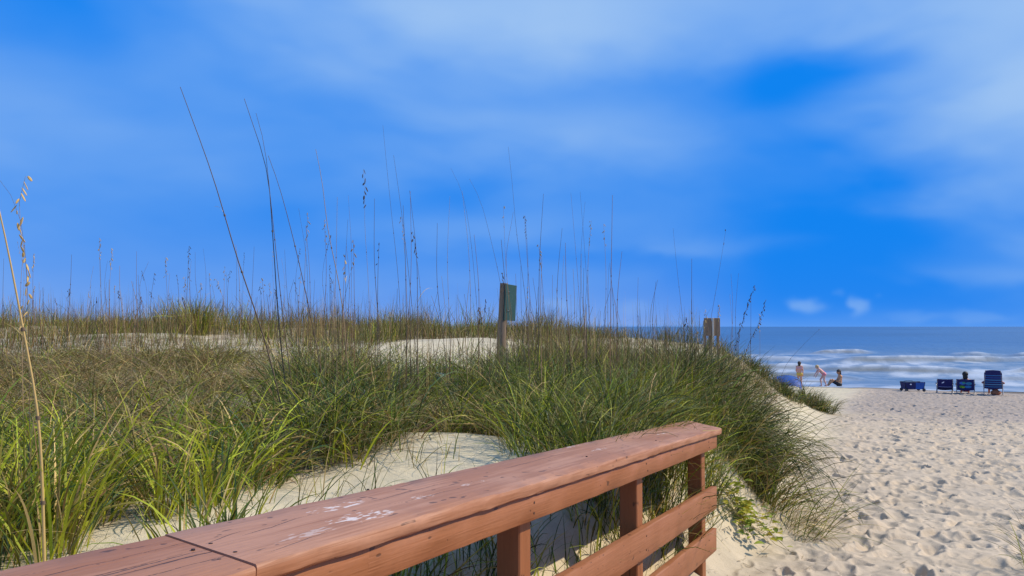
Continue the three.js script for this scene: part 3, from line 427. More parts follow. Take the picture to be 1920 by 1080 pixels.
stalk([[790, 700, 7], [773, 580, 7], [757, 430, 7], [745, 340, 7], [738, 291, 7]], 7, { r: 0.0030, mat: darkStraw, label: 'dark stem with a knob tip leaning beside the fine tall stem', seed: 11 });
stalk([[710, 700, 7], [708, 600, 7], [709, 500, 7], [711, 455, 7]], 7, { r: 0.0040, mat: darkStraw, seeds: 4, seedMat: darkSeed, label: 'short dark upright stalk topped by a dark tuft', seed: 12 });
stalk([[1000, 700, 8], [985, 560, 8], [968, 430, 8], [960, 340, 8], [953, 275, 8]], 8, { r: 0.0026, label: 'fine stem rising above the green sign post', mat: darkStraw, seed: 13 });
stalk([[905, 700, 8], [893, 560, 8], [880, 430, 8], [866, 360, 8], [845, 315, 8]], 8, { r: 0.0024, mat: darkStraw, label: 'slender stem bowing left in front of the dune gap', seed: 14 });
stalk([[960, 700, 7.5], [943, 560, 7.5], [918, 440, 7.5], [900, 375, 7.5], [880, 335, 7.5]], 7.5, { r: 0.0024, mat: darkStraw, label: 'slender stem bowing left just left of the green sign', seed: 15 });
stalk([[1300, 720, 8.2], [1298, 640, 8.2], [1297, 560, 8.2], [1297, 485, 8.2]], 8.2, { r: 0.0048, mat: darkStraw, leaf: 0.14, label: 'straight dark stalk left of the brown sign board', seed: 16 });
stalk([[1290, 720, 9], [1280, 600, 9], [1270, 510, 9], [1262, 428, 9]], 9, { r: 0.0026, mat: darkStraw, label: 'fine tall stem farther left of the brown sign board', seed: 17 });
stalk([[1322, 720, 9], [1330, 620, 9], [1345, 530, 9], [1361, 430, 9]], 9, { r: 0.0026, mat: darkStraw, seeds: 2, seedMat: darkSeed, label: 'fine stem leaning right above the brown sign board', seed: 18 });
stalk([[1360, 720, 9], [1378, 655, 9], [1392, 605, 9], [1403, 570, 9], [1416, 535, 9]], 9, { r: 0.0030, mat: darkStraw, seeds: 34, seedMat: darkSeed, size: 1.35, droopHead: 0.52, label: 'drooping dark seed head right of the brown sign, the taller one', seed: 19 });
stalk([[1380, 720, 9], [1400, 655, 9], [1420, 612, 9], [1428, 590, 9], [1436, 562, 9]], 9, { r: 0.0030, mat: darkStraw, seeds: 26, seedMat: darkSeed, size: 1.2, droopHead: 0.48, label: 'smaller seed head farthest right against the sky', seed: 20 });
stalk([[1438, 745, 10], [1470, 692, 10], [1505, 648, 10], [1537, 617, 10]], 10, { r: 0.0026, mat: darkStraw, seeds: 1, seedMat: darkSeed, label: 'thin lone stem slanting right over the sea', seed: 21 });
stalk([[420, 775, 4.6], [300, 700, 4.7], [210, 655, 4.8], [125, 633, 4.9]], 4.7, { r: 0.0030, mat: strawMat, label: 'long pale straw leaning across the grass in the left half', seed: 22, name: 'fallen_straw' });
stalk([[285, 822, 3.6], [200, 812, 3.6], [130, 802, 3.6], [75, 800, 3.6]], 3.6, { r: 0.0030, mat: goldMat, label: 'pale straw lying level beside the thick golden stalk', seed: 23, name: 'fallen_straw' });
stalk([[330, 860, 4.0], [215, 805, 4.1], [110, 760, 4.2], [12, 735, 4.2]], 4.1, { r: 0.0026, mat: strawMat, label: 'long straw slanting down to the right above the level straw', seed: 24, name: 'fallen_straw' });
stalk([[1195, 800, 7.2], [1168, 725, 7.2], [1150, 680, 7.2], [1148, 640, 7.2]], 7.2, { r: 0.004, mat: strawMat, leaf: 0.2, label: 'pale broken straw standing left of the dark clump', seed: 25 });
stalk([[252, 830, 3.8], [250, 770, 3.8], [247, 700, 3.8], [246, 655, 3.8]], 3.8, { r: 0.0020, mat: strawMat, label: 'short upright pale straw in the olive grass on the left', seed: 26 });
{ // the many thin bare ones
  const R = rng(404);
  const spots = [];
  for (let i = 0; i < 124; i++) spots.push([lerp(560, 1165, R()), 'mid']);
  for (let i = 0; i < 22; i++) spots.push([lerp(1165, 1440, R()), 'right']);
  for (let i = 0; i < 88; i++) spots.push([lerp(0, 560, R()), 'left']);
  for (const [u, zone] of spots) {
    const D = zone === 'left' ? lerp(9, 20, R()) : zone === 'mid' ? lerp(6, 11, R()) : lerp(8, 11, R()), x = (u - 960) / F * D; if (thick(x, D) < 0.15 && D < 12) continue;
    const tall = R() ** 1.6, vt = zone === 'left' ? lerp(565, 440, tall) : zone === 'mid' ? lerp(585, 350, tall) : lerp(630, 510, tall), leanR = (R() - 0.62) * 0.20, du = (600 - vt) * leanR, bow = (R() - 0.5) * 18 * (R() < 0.25 ? 2.4 : 1);
    const v0 = 612 + (EYE - land(x, D, false)) / D * F; const light = R() < 0.45;
    const seeds = R() < (zone === 'left' ? 0.5 : 0.16) ? 3 + Math.floor(R() * 7) : 0;
    stalk([[u, v0], [u + du * 0.25 + bow * 0.5, lerp(v0, vt, 0.35)], [u + du * 0.6 + bow, lerp(v0, vt, 0.7)], [u + du * 1.1 + bow * 0.3, vt]], D, { r: (0.0026 + R() * 0.0019) * (D > 11 ? 1.45 : 1), mat: light ? (R() < 0.5 ? rustStraw : strawMat) : darkStraw, seeds, seedMat: light ? seedMat : darkSeed, size: D > 11 ? 1.6 : 1.3, seed: Math.floor(R() * 9999), leaf: !seeds && R() < 0.25 ? 0.12 + R() * 0.15 : 0,
      label: seeds ? (zone === 'left' ? 'thin dry stalk with a small seed tip on the left ridge' : 'thin dry stalk with a small seed tip among the right hand stalks') : zone === 'left' ? 'thin bare dry stalk standing on the left dune ridge' : 'thin bare dry stalk in the dense stand around the sign posts', group: (zone === 'left' ? 'stalks along the left ridge' : 'stalks around the sign posts') + (seeds ? ' with seeds' : '') });
  }
  // short straw stems bristling from the grass line
  const B = new Blades(9000, 4);
  for (let i = 0; i < 9000; i++) { const left = R() < 0.5, D = left ? lerp(14, 24, R()) : lerp(6.5, 12, R()), x = D * lerp(left ? -0.66 : -0.28, left ? -0.1 : 0.28, R()); if (thick(x, D) * smoothstep(noise2(x * 1.6, D * 1.6, 260), 0.35, 0.6) < R()) continue; const c = hue('stems', R).map((q) => q * 0.85); B.add(x, land(x, D, false), -D, R() * 6.28, R() * 0.14, (R() - 0.4) * 0.25, (left ? 0.5 : 0.5) + R() * R() * 0.75, left ? 0.006 : 0.0048, c, c, 1); }
  const m = mesh('straw_stems', B.geometry(), dryMat); m.userData.kind = 'stuff'; tag(m, 'fine upright straw stems bristling from the dune grass', 'dry grass');
}

// ---------------------------------------------------------------- leafy vines on the sand
const leafGeo = (() => { const P = [], I = [], n = 6; for (let i = 0; i <= n; i++) { const t = i / n, w = 0.24 * Math.sin(Math.PI * Math.pow(t, 0.8)) * (1 - 0.15 * t), y = 0.12 * Math.sin(t * 2.6); for (const s of [-1, 0, 1]) P.push(s * w, y + (s ? 0.08 * w / 0.24 : 0), t); if (i) for (let k = 0; k < 2; k++) { const o = i * 3 + k; I.push(o - 3, o, o + 1, o - 3, o + 1, o - 2); } } const g = new THREE.BufferGeometry(); g.setAttribute('position', new THREE.Float32BufferAttribute(P, 3)); g.setIndex(I); g.computeVertexNormals(); return g; })();
const leafMats = [[0.27, 0.33, 0.03], [0.42, 0.45, 0.035], [0.14, 0.20, 0.025], [0.50, 0.44, 0.05]].map(([r, g, b]) => new THREE.MeshPhysicalMaterial({ color: lin(r, g, b), roughness: 0.7, transmission: 0.4, thickness: 0, specularIntensity: 0.3 }));
function vine(label, cu, cD, n, ra, rD, size, seed) {
  const R = rng(seed), x0 = (cu - 960) / F * cD, g = base('leafy_vine', x0, land(x0, cD, false), -cD); tag(g, label, 'vine');
  const runners = Math.max(2, Math.round(n / 9)); let left = n;
  for (let k = 0; k < runners; k++) {
    const a = R() * 6.28, pts = []; for (let i = 0; i <= 5; i++) { const t = i / 5, x = x0 + Math.sin(a + t * (R() - 0.5)) * ra * t + (R() - 0.5) * 0.03, D = cD + Math.cos(a + t * 0.4) * rD * t; pts.push(V(x, land(x, D, false) + 0.02 + 0.09 * Math.sin(t * 3), -D).sub(g.position)); }
    mesh('runner', tube(pts, 0.0028, 0.0014, 4, 8), std(0.20, 0.16, 0.06, 0.8), g);
    const c = new THREE.CatmullRomCurve3(pts), m = k === runners - 1 ? left : Math.round(n / runners); left -= m;
    for (let i = 0; i < m; i++) { const p = c.getPointAt(R()), l = mesh('leaf', leafGeo, leafMats[Math.floor(R() * 4)], g), s = size * (0.6 + R() * 0.7); l.scale.set(s, s, s); l.position.copy(p).add(V((R() - 0.5) * 0.06, 0.01 + R() * R() * 0.16, (R() - 0.5) * 0.06)); l.rotation.set((R() - 0.6) * 0.9, R() * 6.28, (R() - 0.5) * 0.8); }
  }
}
vine('yellow green leafy vine on the sand beside the railing end', 1390, 6.2, 230, 0.24, 0.42, 0.072, 61);
vine('few yellow green leaves on the sand under the lower board', 1312, 5.30, 9, 0.08, 0.08, 0.05, 62);
vine('light green round leaves at the left sand patch', 125, 3.15, 10, 0.14, 0.12, 0.055, 63);
vine('yellow leaves at the upper left rim of the bare mound', 660, 5.6, 22, 0.42, 0.16, 0.055, 64);

// ---------------------------------------------------------------- sign posts on the dune
const greyWood = (() => { const t = dataTexture(128, 256, (u, v) => { const g = fbm2(u * 26, v * 3, 4, 500), p = fbm2(u * 4, v * 4, 3, 505), k = 0.7 + g * 0.6; return [0.23 * k + p * 0.03, 0.165 * k + p * 0.015, 0.115 * k]; }, true); return new THREE.MeshStandardMaterial({ map: t, roughness: 0.9 }); })();
const bevelBox = (w, h, d, b = 0.004) => { const s = new THREE.Shape(); s.moveTo(-w / 2, -h / 2); s.lineTo(w / 2, -h / 2); s.lineTo(w / 2, h / 2); s.lineTo(-w / 2, h / 2); s.closePath(); const g = new THREE.ExtrudeGeometry(s, { depth: Math.max(0.001, d - 2 * b), bevelThickness: b, bevelSize: b, bevelOffset: -b, bevelSegments: 1 }); g.translate(0, 0, -d / 2 + b); return g; };
{
  const D = 11, top = at(945, 531, D), x = at(937, 655, D).x, y0 = land(x, D, false) - 0.15, h = top.y - y0, g = base('sign_post', x, y0, -D); tag(g, 'leaning wooden post carrying a dark green sign seen almost edge on', 'sign post');
  g.rotation.z = -Math.atan2(top.x - x, h);
  const round = new THREE.CylinderGeometry(0.056, 0.064, h, 14, 10), p = round.attributes.position; for (let i = 0; i < p.count; i++) { const a = Math.atan2(p.getZ(i), p.getX(i)), k = 1 + (noise2(a * 3, p.getY(i) * 2, 510) - 0.5) * 0.12; p.setX(i, p.getX(i) * k); p.setZ(i, p.getZ(i) * k); } round.computeVertexNormals(); round.translate(0, h / 2, 0);
  mesh('post', round, greyWood, g);
  const panel = mesh('sign_panel', bevelBox(0.40, 0.50, 0.02), std(0.012, 0.055, 0.045, 0.55), g); panel.position.set(0.095, h - 0.26, -0.10); panel.rotation.y = 1.18;
  for (const dy of [-0.12, 0.14]) { const b = mesh('bolt', new THREE.CylinderGeometry(0.012, 0.012, 0.05, 8).rotateZ(Math.PI / 2), std(0.3, 0.3, 0.3, 0.4, { metalness: 0.8 }), g); b.position.set(0.06, h - 0.26 + dy, -0.02); }
}
{
  const D = 13, c = at(1335, 613, D), y0 = land(c.x, D, false) - 0.15, g = base('sign_board', c.x, y0, -D); tag(g, 'weathered brown board on short posts among the dark grass', 'sign');
  for (const [dx, w, m] of [[-0.068, 0.122, greyWood], [0.070, 0.118, greyWood]]) { const b = mesh('plank', bevelBox(w, 0.29, 0.03), m, g); b.position.set(dx, c.y - y0, 0); }
  const strip = mesh('pale_batten', bevelBox(0.026, 0.40, 0.03, 0.003), std(0.55, 0.5, 0.42, 0.8), g); strip.position.set(0.008, c.y - y0 - 0.055, 0.033);
  for (const [dx, w] of [[-0.11, 0.035], [-0.02, 0.05], [0.105, 0.035]]) { const hh = c.y - y0 + 0.1, b = mesh('post', bevelBox(w, hh, 0.04), greyWood, g); b.position.set(dx, hh / 2, -0.038); }
}
{ // a scrap of turquoise plastic in the grass
  const p = at(825, 708, 8.2), R = rng(9), g = new THREE.IcosahedronGeometry(0.06, 2), q = g.attributes.position; for (let i = 0; i < q.count; i++) { const k = 0.6 + 0.8 * noise3(q.getX(i) * 26, q.getY(i) * 26, q.getZ(i) * 26, 3); q.setXYZ(i, q.getX(i) * k * 1.1, q.getY(i) * k * 0.95, q.getZ(i) * k); } g.computeVertexNormals();
  const m = mesh('plastic_scrap', g, new THREE.MeshPhysicalMaterial({ color: lin(0.05, 0.32, 0.46), roughness: 0.4, transmission: 0.2, thickness: 0, flatShading: true })); m.position.set(p.x, Math.max(p.y, land(p.x, 8.2, false) + 0.04), p.z); tag(m, 'crumpled turquoise plastic scrap caught in the dune grass', 'litter');
}
{ // bits of straw and wrack strewn over the walked sand
  const R = rng(88), B = new Blades(2200, 3);
  for (let i = 0; i < 2200; i++) { const s = lerp(5.2, 36, R() ** 2), p = lerp(-1.3, 7, R() ** 1.6), x = s * DX + p * DD, D = s * DD - p * DX; if (x / D > 0.8) continue; const c = R() < 0.6 ? [0.10, 0.075, 0.05] : [0.3, 0.22, 0.11]; B.add(x, land(x, D) + 0.004, -D, R() * 6.28, 1.45 + R() * 0.1, (R() - 0.5) * 0.2, 0.02 + R() * R() * 0.12, 0.004 + R() * 0.004, c, c, 0); }
  const m = mesh('beach_wrack', B.geometry(), dryMat); m.userData.kind = 'stuff'; tag(m, 'bits of straw and dark wrack scattered on the sand', 'beach litter');
}

// ---------------------------------------------------------------- people
function body(bones, box, res, paint) { // one skin over a skeleton of tapered limbs
  const [cx, cy, cz, half] = box, mc = new MarchingCubes(res, new THREE.MeshStandardMaterial(), false, false, 120000), h = res / 2, k = 0.022;
  mc.isolation = 0;
  for (let z = 0; z < res; z++) for (let y = 0; y < res; y++) for (let x = 0; x < res; x++) {
    const px = cx + (x - h) / h * half, py = cy + (y - h) / h * half, pz = cz + (z - h) / h * half; let d = 9;
    for (const [a, b, ra, rb] of bones) {
      const bx = b[0] - a[0], by = b[1] - a[1], bz = b[2] - a[2], l2 = bx * bx + by * by + bz * bz, t = l2 ? clamp(((px - a[0]) * bx + (py - a[1]) * by + (pz - a[2]) * bz) / l2, 0, 1) : 0;
      const e = Math.hypot(px - a[0] - bx * t, py - a[1] - by * t, pz - a[2] - bz * t) - lerp(ra, rb, t), m = Math.max(k - Math.abs(d - e), 0) / k; d = Math.min(d, e) - m * m * k * 0.25;
    }
    mc.field[x + y * res + z * res * res] = -d;
  }
  mc.update();
  const n = mc.count, P = mc.positionArray.slice(0, n * 3), N = mc.normalArray.slice(0, n * 3), C = new Float32Array(n * 3);
  for (let i = 0; i < n; i++) { P[i * 3] = P[i * 3] * half + cx; P[i * 3 + 1] = P[i * 3 + 1] * half + cy; P[i * 3 + 2] = P[i * 3 + 2] * half + cz; C.set(paint(P[i * 3], P[i * 3 + 1], P[i * 3 + 2]), i * 3); }
  const g = new THREE.BufferGeometry(); g.setAttribute('position', new THREE.BufferAttribute(P, 3)); g.setAttribute('normal', new THREE.BufferAttribute(N, 3)); g.setAttribute('color', new THREE.BufferAttribute(C, 3)); return g;
}
const skinMat = new THREE.MeshStandardMaterial({ vertexColors: true, roughness: 0.6 });
const mid = (a, b, t) => a.map((v, i) => lerp(v, b[i], t));
function fingers(wrist, dir, side, s) { // palm and five fingers as thin limbs
  const l = [], n = Math.hypot(...dir), d = dir.map((v) => v / n), palm = d.map((v, i) => wrist[i] + v * 0.075 * s); l.push([wrist, palm, 0.022 * s, 0.030 * s]);
  [[-0.027, 0.062], [-0.009, 0.074], [0.010, 0.070], [0.028, 0.054]].forEach(([o, len]) => { const r = palm.map((v, i) => v + side[i] * o * s), m = r.map((v, i) => v + d[i] * len * 0.55 * s), e = m.map((v, i) => v + (d[i] * 0.4 * len + (i === 1 ? -0.02 : 0)) * s); l.push([r, m, 0.0095 * s, 0.009 * s], [m, e, 0.009 * s, 0.008 * s]); });
  const t0 = wrist.map((v, i) => v + d[i] * 0.03 * s - side[i] * 0.022 * s), t1 = t0.map((v, i) => v + d[i] * 0.035 * s - side[i] * 0.035 * s); l.push([t0, t1, 0.012 * s, 0.010 * s]); return l;
}
// a figure from its joints (metres, y up, facing +z before it is turned); s scales limb thickness
function person(label, J, { s = 1, tint = [0.55, 0.30, 0.20], wear, hair, hairShape, pos, turn, box, res = 84 }) {
  const g = base('person', pos.x, pos.y, pos.z, turn), B = [], add = (a, b, ra, rb) => B.push([a, b, ra * s, rb * s]);
  const head = J.head, fd = J.face, n = Math.hypot(...fd), f = fd.map((v) => v / n), sideH = [f[2], 0, -f[0]];
  add(J.neck, mid(J.neck, head, 0.6), 0.052, 0.048); add(head, mid(head, J.neck, 0.28).map((v, i) => v + f[i] * 0.02), 0.098, 0.072); const nose = head.map((v, i) => v + f[i] * 0.10 * s - (i === 1 ? 0.015 : 0)); add(nose, nose.map((v, i) => v + f[i] * 0.012), 0.012, 0.01);
  for (const q of [-1, 1]) { const ear = head.map((v, i) => v + sideH[i] * q * 0.095 * s); add(ear, ear, 0.02, 0.02); }
  const chest = mid(J.neck, J.pelvis, 0.3), waist = mid(J.neck, J.pelvis, 0.68);
  add(J.shL, J.shR, 0.062, 0.062); add(mid(J.shL, J.shR, 0.3), mid(waist, J.hipL, 0.5), 0.095, 0.085); add(mid(J.shL, J.shR, 0.7), mid(waist, J.hipR, 0.5), 0.095, 0.085); add(chest, J.pelvis, 0.11, 0.11); add(J.hipL, J.hipR, 0.10, 0.10);
  for (const q of ['L', 'R']) {
    add(J['sh' + q], J['el' + q], 0.052, 0.040); add(J['el' + q], J['wr' + q], 0.040, 0.027); add(J['hip' + q], J['kn' + q], 0.088, 0.056); add(J['kn' + q], mid(J['kn' + q], J['an' + q], 0.3), 0.054, 0.055); add(mid(J['kn' + q], J['an' + q], 0.3), J['an' + q], 0.055, 0.034); add(J['an' + q], J['toe' + q], 0.036, 0.026);
    const d = J['wr' + q].map((v, i) => v - J['el' + q][i]); B.push(...fingers(J['wr' + q], d, [q === 'L' ? 0.8 : -0.8, 0, 0.6], s));
  }
  const eyes = [-1, 1].map((q) => head.map((v, i) => v + f[i] * 0.088 * s + sideH[i] * q * 0.033 * s + (i === 1 ? 0.01 : 0))), mouth = head.map((v, i) => v + f[i] * 0.09 * s - (i === 1 ? 0.055 * s : 0));
  mesh('body', body(B, box, res, (x, y, z) => { for (const e of eyes) if (Math.hypot(x - e[0], y - e[1], z - e[2]) < 0.018 * s) return [0.06, 0.04, 0.03]; if (Math.hypot(x - mouth[0], (y - mouth[1]) * 2, z - mouth[2]) < 0.026 * s) return [0.42, 0.12, 0.10]; return tint; }), skinMat, g);
  const hg = []; for (const [p, rx, ry, rz] of hairShape) { const k = new THREE.SphereGeometry(1, 18, 14), q = k.attributes.position; for (let i = 0; i < q.count; i++) { const m = 1 + (noise3(q.getX(i) * 5, q.getY(i) * 2, q.getZ(i) * 5, 7) - 0.5) * 0.14; q.setXYZ(i, q.getX(i) * rx * m + p[0], q.getY(i) * ry * m + p[1], q.getZ(i) * rz * m + p[2]); } k.computeVertexNormals(); hg.push(k); }
  mesh('hair', mergeGeometries(hg), std(...hair, 0.7), g);
  for (const [name, bones, col] of wear(J, s)) mesh(name, body(bones.map(([a, b, ra, rb]) => [a, b, ra * s, rb * s]), box, res, () => col), skinMat, g);
  return tag(g, label, 'person');
}
const foot = (u, D) => { const x = (u - 960) / F * D; return V(x, land(x, D, false), -D); };
{ // child standing with her back to us
  const k = 1.16 / 1.7, m = (x, y, z) => [x * k, y * k, z * k];
  const J = { head: m(0, 1.60, 0.02), face: [0.35, 0, 1], neck: m(0, 1.42, 0), pelvis: m(0, 0.92, 0), shL: m(0.17, 1.38, 0), shR: m(-0.17, 1.38, 0), elL: m(0.22, 1.12, 0.03), elR: m(-0.22, 1.12, 0.04), wrL: m(0.17, 0.92, 0.16), wrR: m(-0.2, 0.88, 0.12), hipL: m(0.085, 0.88, 0), hipR: m(-0.085, 0.88, 0), knL: m(0.10, 0.49, 0.02), knR: m(-0.10, 0.49, 0.04), anL: m(0.11, 0.07, -0.02), anR: m(-0.11, 0.07, 0), toeL: m(0.12, 0.03, 0.13), toeR: m(-0.13, 0.03, 0.14) };
  person('child in a yellow swimsuit bottom standing with back turned near the blue shelter', J, { s: 0.74, tint: [0.60, 0.31, 0.23], hair: [0.035, 0.022, 0.015], hairShape: [[m(0, 1.635, -0.005), 0.082, 0.085, 0.088], [m(0, 1.55, -0.075), 0.065, 0.09, 0.04]], pos: foot(1497, 38), turn: Math.PI - 0.5, box: [0, 0.58, 0, 0.66],
    wear: (J) => [['swimsuit_bottom', [[J.hipL, J.hipR, 0.115, 0.115], [J.pelvis, mid(J.hipL, J.knL, 0.12), 0.11, 0.10], [J.pelvis, mid(J.hipR, J.knR, 0.12), 0.11, 0.10]], [0.62, 0.40, 0.07]], ['swimsuit_top', [[mid(mid(J.shL, J.shR, 0.15), J.pelvis, 0.22), mid(mid(J.shL, J.shR, 0.85), J.pelvis, 0.22), 0.112, 0.112]], [0.60, 0.28, 0.30]]] });
}
{ // child bending forward at the water's edge
  const k = 1.18 / 1.7, m = (x, y, z) => [x * k, y * k, z * k];
  const J = { head: m(0, 1.36, 0.42), face: [0, -0.5, 1], neck: m(0, 1.24, 0.32), pelvis: m(0, 0.88, -0.08), shL: m(0.16, 1.22, 0.28), shR: m(-0.16, 1.22, 0.28), elL: m(0.2, 0.98, 0.36), elR: m(-0.2, 1.0, 0.40), wrL: m(0.16, 0.78, 0.46), wrR: m(-0.14, 0.82, 0.52), hipL: m(0.085, 0.86, -0.08), hipR: m(-0.085, 0.86, -0.08), knL: m(0.10, 0.48, -0.04), knR: m(-0.10, 0.50, 0.16), anL: m(0.1, 0.07, -0.2), anR: m(-0.1, 0.07, 0.10), toeL: m(0.11, 0.03, -0.05), toeR: m(-0.11, 0.03, 0.25) };
  person('fair haired child in a pink swimsuit bending forward by the water', J, { s: 0.74, tint: [0.66, 0.38, 0.30], hair: [0.52, 0.36, 0.17], hairShape: [[m(0, 1.40, 0.40), 0.082, 0.08, 0.088], [m(0, 1.32, 0.33), 0.06, 0.09, 0.05]], pos: foot(1541, 39), turn: -Math.PI / 2 - 0.2, box: [0, 0.55, 0.1, 0.66],
    wear: (J) => [['swimsuit', [[J.hipL, J.hipR, 0.114, 0.114], [J.pelvis, mid(J.neck, J.pelvis, 0.3), 0.122, 0.122]], [0.66, 0.20, 0.24]]] });
}
{ // adult sitting on the sand, facing left
  const m = (x, y, z) => [x, y, z];
  const J = { head: m(0, 0.72, -0.02), face: [0.1, -0.1, 1], neck: m(0, 0.54, -0.08), pelvis: m(0, 0.11, -0.06), shL: m(0.17, 0.50, -0.09), shR: m(-0.17, 0.50, -0.09), elL: m(0.24, 0.28, 0.02), elR: m(-0.24, 0.28, 0.02), wrL: m(0.17, 0.30, 0.24), wrR: m(-0.15, 0.31, 0.25), hipL: m(0.09, 0.11, -0.04), hipR: m(-0.09, 0.11, -0.04), knL: m(0.17, 0.33, 0.30), knR: m(-0.17, 0.31, 0.30), anL: m(0.10, 0.06, 0.50), anR: m(-0.10, 0.06, 0.48), toeL: m(0.10, 0.03, 0.63), toeR: m(-0.11, 0.03, 0.62) };
  person('dark haired adult in dark shorts sitting on the wet sand facing left', J, { s: 0.98, tint: [0.52, 0.23, 0.10], hair: [0.045, 0.025, 0.015], hairShape: [[m(0, 0.755, -0.035), 0.105, 0.105, 0.108], [m(0, 0.66, -0.10), 0.075, 0.09, 0.05]], pos: foot(1569, 40).add(V(0, -0.01, 0)), turn: -Math.PI / 2 - 0.15, box: [0, 0.4, 0.18, 0.6],
    wear: (J) => [['shorts', [[J.hipL, J.hipR, 0.118, 0.118], [J.hipL, mid(J.hipL, J.knL, 0.7), 0.105, 0.09], [J.hipR, mid(J.hipR, J.knR, 0.7), 0.105, 0.09]], [0.012, 0.012, 0.02]]] });
}
// ---------------------------------------------------------------- beach things on the berm
const steel = std(0.30, 0.31, 0.34, 0.4, { metalness: 0.7 });
function canvasTexture(w, h, draw) { const c = document.createElement('canvas'); c.width = w; c.height = h; draw(c.getContext('2d'), w, h); const t = new THREE.CanvasTexture(c); t.colorSpace = THREE.SRGBColorSpace; t.magFilter = THREE.LinearFilter; return t; }
function cloth(w, h, curve, material, nx = 10, ny = 10, round = 0) { // a slung fabric panel with two sides, in its own plane, sagging back
  const g = new THREE.BoxGeometry(w, h, 0.012, nx, ny, 1), p = g.attributes.position;
  for (let i = 0; i < p.count; i++) { const a = p.getX(i) / w * 2, b = p.getY(i) / h * 2; if (round && b > 0.6) p.setX(i, p.getX(i) * (1 - round * ((b - 0.6) / 0.4) ** 2)); p.setZ(i, p.getZ(i) - curve * (1 - a * a)); if (round && b > 0.9) p.setY(i, p.getY(i) + 0.03 * (1 - a * a)); }
  g.computeVertexNormals(); return g;
}
function chair(label, u, sAt, { w, backH, seatY, tilt, mat, seatMat, round = 0, turn = 0, arms = true }) {
  const x0 = (u - 960) / F, D = sAt / (x0 * DX + DD), x = x0 * D, g = base('beach_chair', x, land(x, D) - 0.01, -D, Math.PI - Math.atan2(DX, DD) + turn); tag(g, label, 'beach chair');
  const r = 0.013, t = (a, b) => tube([V(...a), V(...mid(a, b, 0.5)), V(...b)], r, r, 6, 3), q = w / 2, zb = -0.20, top = [backH * Math.cos(tilt), backH * Math.sin(tilt)];
  const back = mesh('backrest', cloth(w - 0.03, backH, 0.03, mat, 10, 12, round), mat, g); back.position.set(0, seatY + top[0] / 2, zb - top[1] / 2); back.rotation.x = -tilt;
  const seat = mesh('seat', cloth(w - 0.03, 0.44, 0.035, seatMat, 8, 8), seatMat, g); seat.position.set(0, seatY + 0.005, zb + 0.22); seat.rotation.x = -Math.PI / 2 + 0.1; 
  for (const s of [-1, 1]) {
    mesh('back_frame', t([s * q, seatY - 0.03, zb], [s * q * (1 - round), seatY + top[0], zb - top[1]]), steel, g);
    mesh('leg', t([s * q, 0, zb - 0.14], [s * (q + 0.01), seatY + 0.24, zb + 0.30]), steel, g);
    mesh('leg', t([s * q, 0, zb + 0.44], [s * q, seatY + 0.22, zb - 0.06]), steel, g);
    const arm = mesh('armrest', bevelBox(0.05, 0.025, 0.40, 0.006), std(0.02, 0.03, 0.10, 0.6), g); arm.position.set(s * (q + 0.015), seatY + 0.245, zb + 0.14);
    for (const z of [zb - 0.14, zb + 0.44]) { const f = mesh('foot_cap', new THREE.SphereGeometry(0.022, 8, 6), std(0.02, 0.02, 0.03, 0.7), g); f.position.set(s * q, 0.012, z); }
  }
  mesh('cross_bar', t([-q, 0.02, zb - 0.14], [q, 0.02, zb - 0.14]), steel, g);
  return g;
}
const navy = std(0.010, 0.014, 0.10, 0.75), blue = std(0.015, 0.10, 0.42, 0.7);
const backB = new THREE.MeshStandardMaterial({ roughness: 0.75, map: canvasTexture(128, 128, (c, w, h) => { c.fillStyle = '#10125a'; c.fillRect(0, 0, w, h); c.fillStyle = '#dfe3f5'; c.save(); c.translate(w * 0.36, h * 0.30); c.rotate(-0.75); c.beginPath(); c.ellipse(0, 0, 15, 6, 0, 0, 7); c.fill(); c.restore(); c.fillStyle = '#aab4e0'; c.fillRect(w * 0.06, h * 0.70, w * 0.88, 4); c.fillStyle = '#080a3a'; c.fillRect(w * 0.06, h * 0.76, w * 0.88, h * 0.2); }) });
const backC = new THREE.MeshStandardMaterial({ roughness: 0.75, map: canvasTexture(128, 128, (c, w, h) => { c.fillStyle = '#0c1c62'; c.fillRect(0, 0, w, h); for (const [x, y, a, b, f] of [[0.30, 0.36, 0.2, 0.13, '#2e7fa8'], [0.68, 0.34, 0.18, 0.13, '#2f6cc0'], [0.60, 0.30, 0.1, 0.08, '#2f8f78'], [0.70, 0.68, 0.16, 0.12, '#4e8f2c'], [0.34, 0.66, 0.2, 0.12, '#2b78b6'], [0.62, 0.72, 0.1, 0.06, '#8fb62e']]) { c.fillStyle = f; c.beginPath(); c.ellipse((1 - x) * w, y * h, a * w, b * h, 0, 0, 7); c.fill(); } c.strokeStyle = '#0a1450'; c.lineWidth = 5; c.strokeRect(w * 0.1, h * 0.14, w * 0.8, h * 0.72); }) });
const backD = new THREE.MeshStandardMaterial({ roughness: 0.75, map: canvasTexture(128, 192, (c, w, h) => { c.fillStyle = '#0c1a5c'; c.fillRect(0, 0, w, h); ['#2d6fa6', '#1c4f96', '#3f86b6', '#2a6a9e', '#5b93b4', '#2b6f9e'].forEach((f, i) => { c.fillStyle = f; c.fillRect(0, h * (0.24 + i * 0.125), w, h * 0.045); }); }) });
chair('low navy beach chair with a white mark on its back', 1767, 37.3, { w: 0.56, backH: 0.46, seatY: 0.17, tilt: 0.32, mat: backB, seatMat: navy, turn: 0.05 });
const chairC = chair('beach chair with a green and blue patterned back, someone in it', 1806, 37.2, { w: 0.62, backH: 0.46, seatY: 0.18, tilt: 0.28, mat: backC, seatMat: navy, turn: -0.03 });
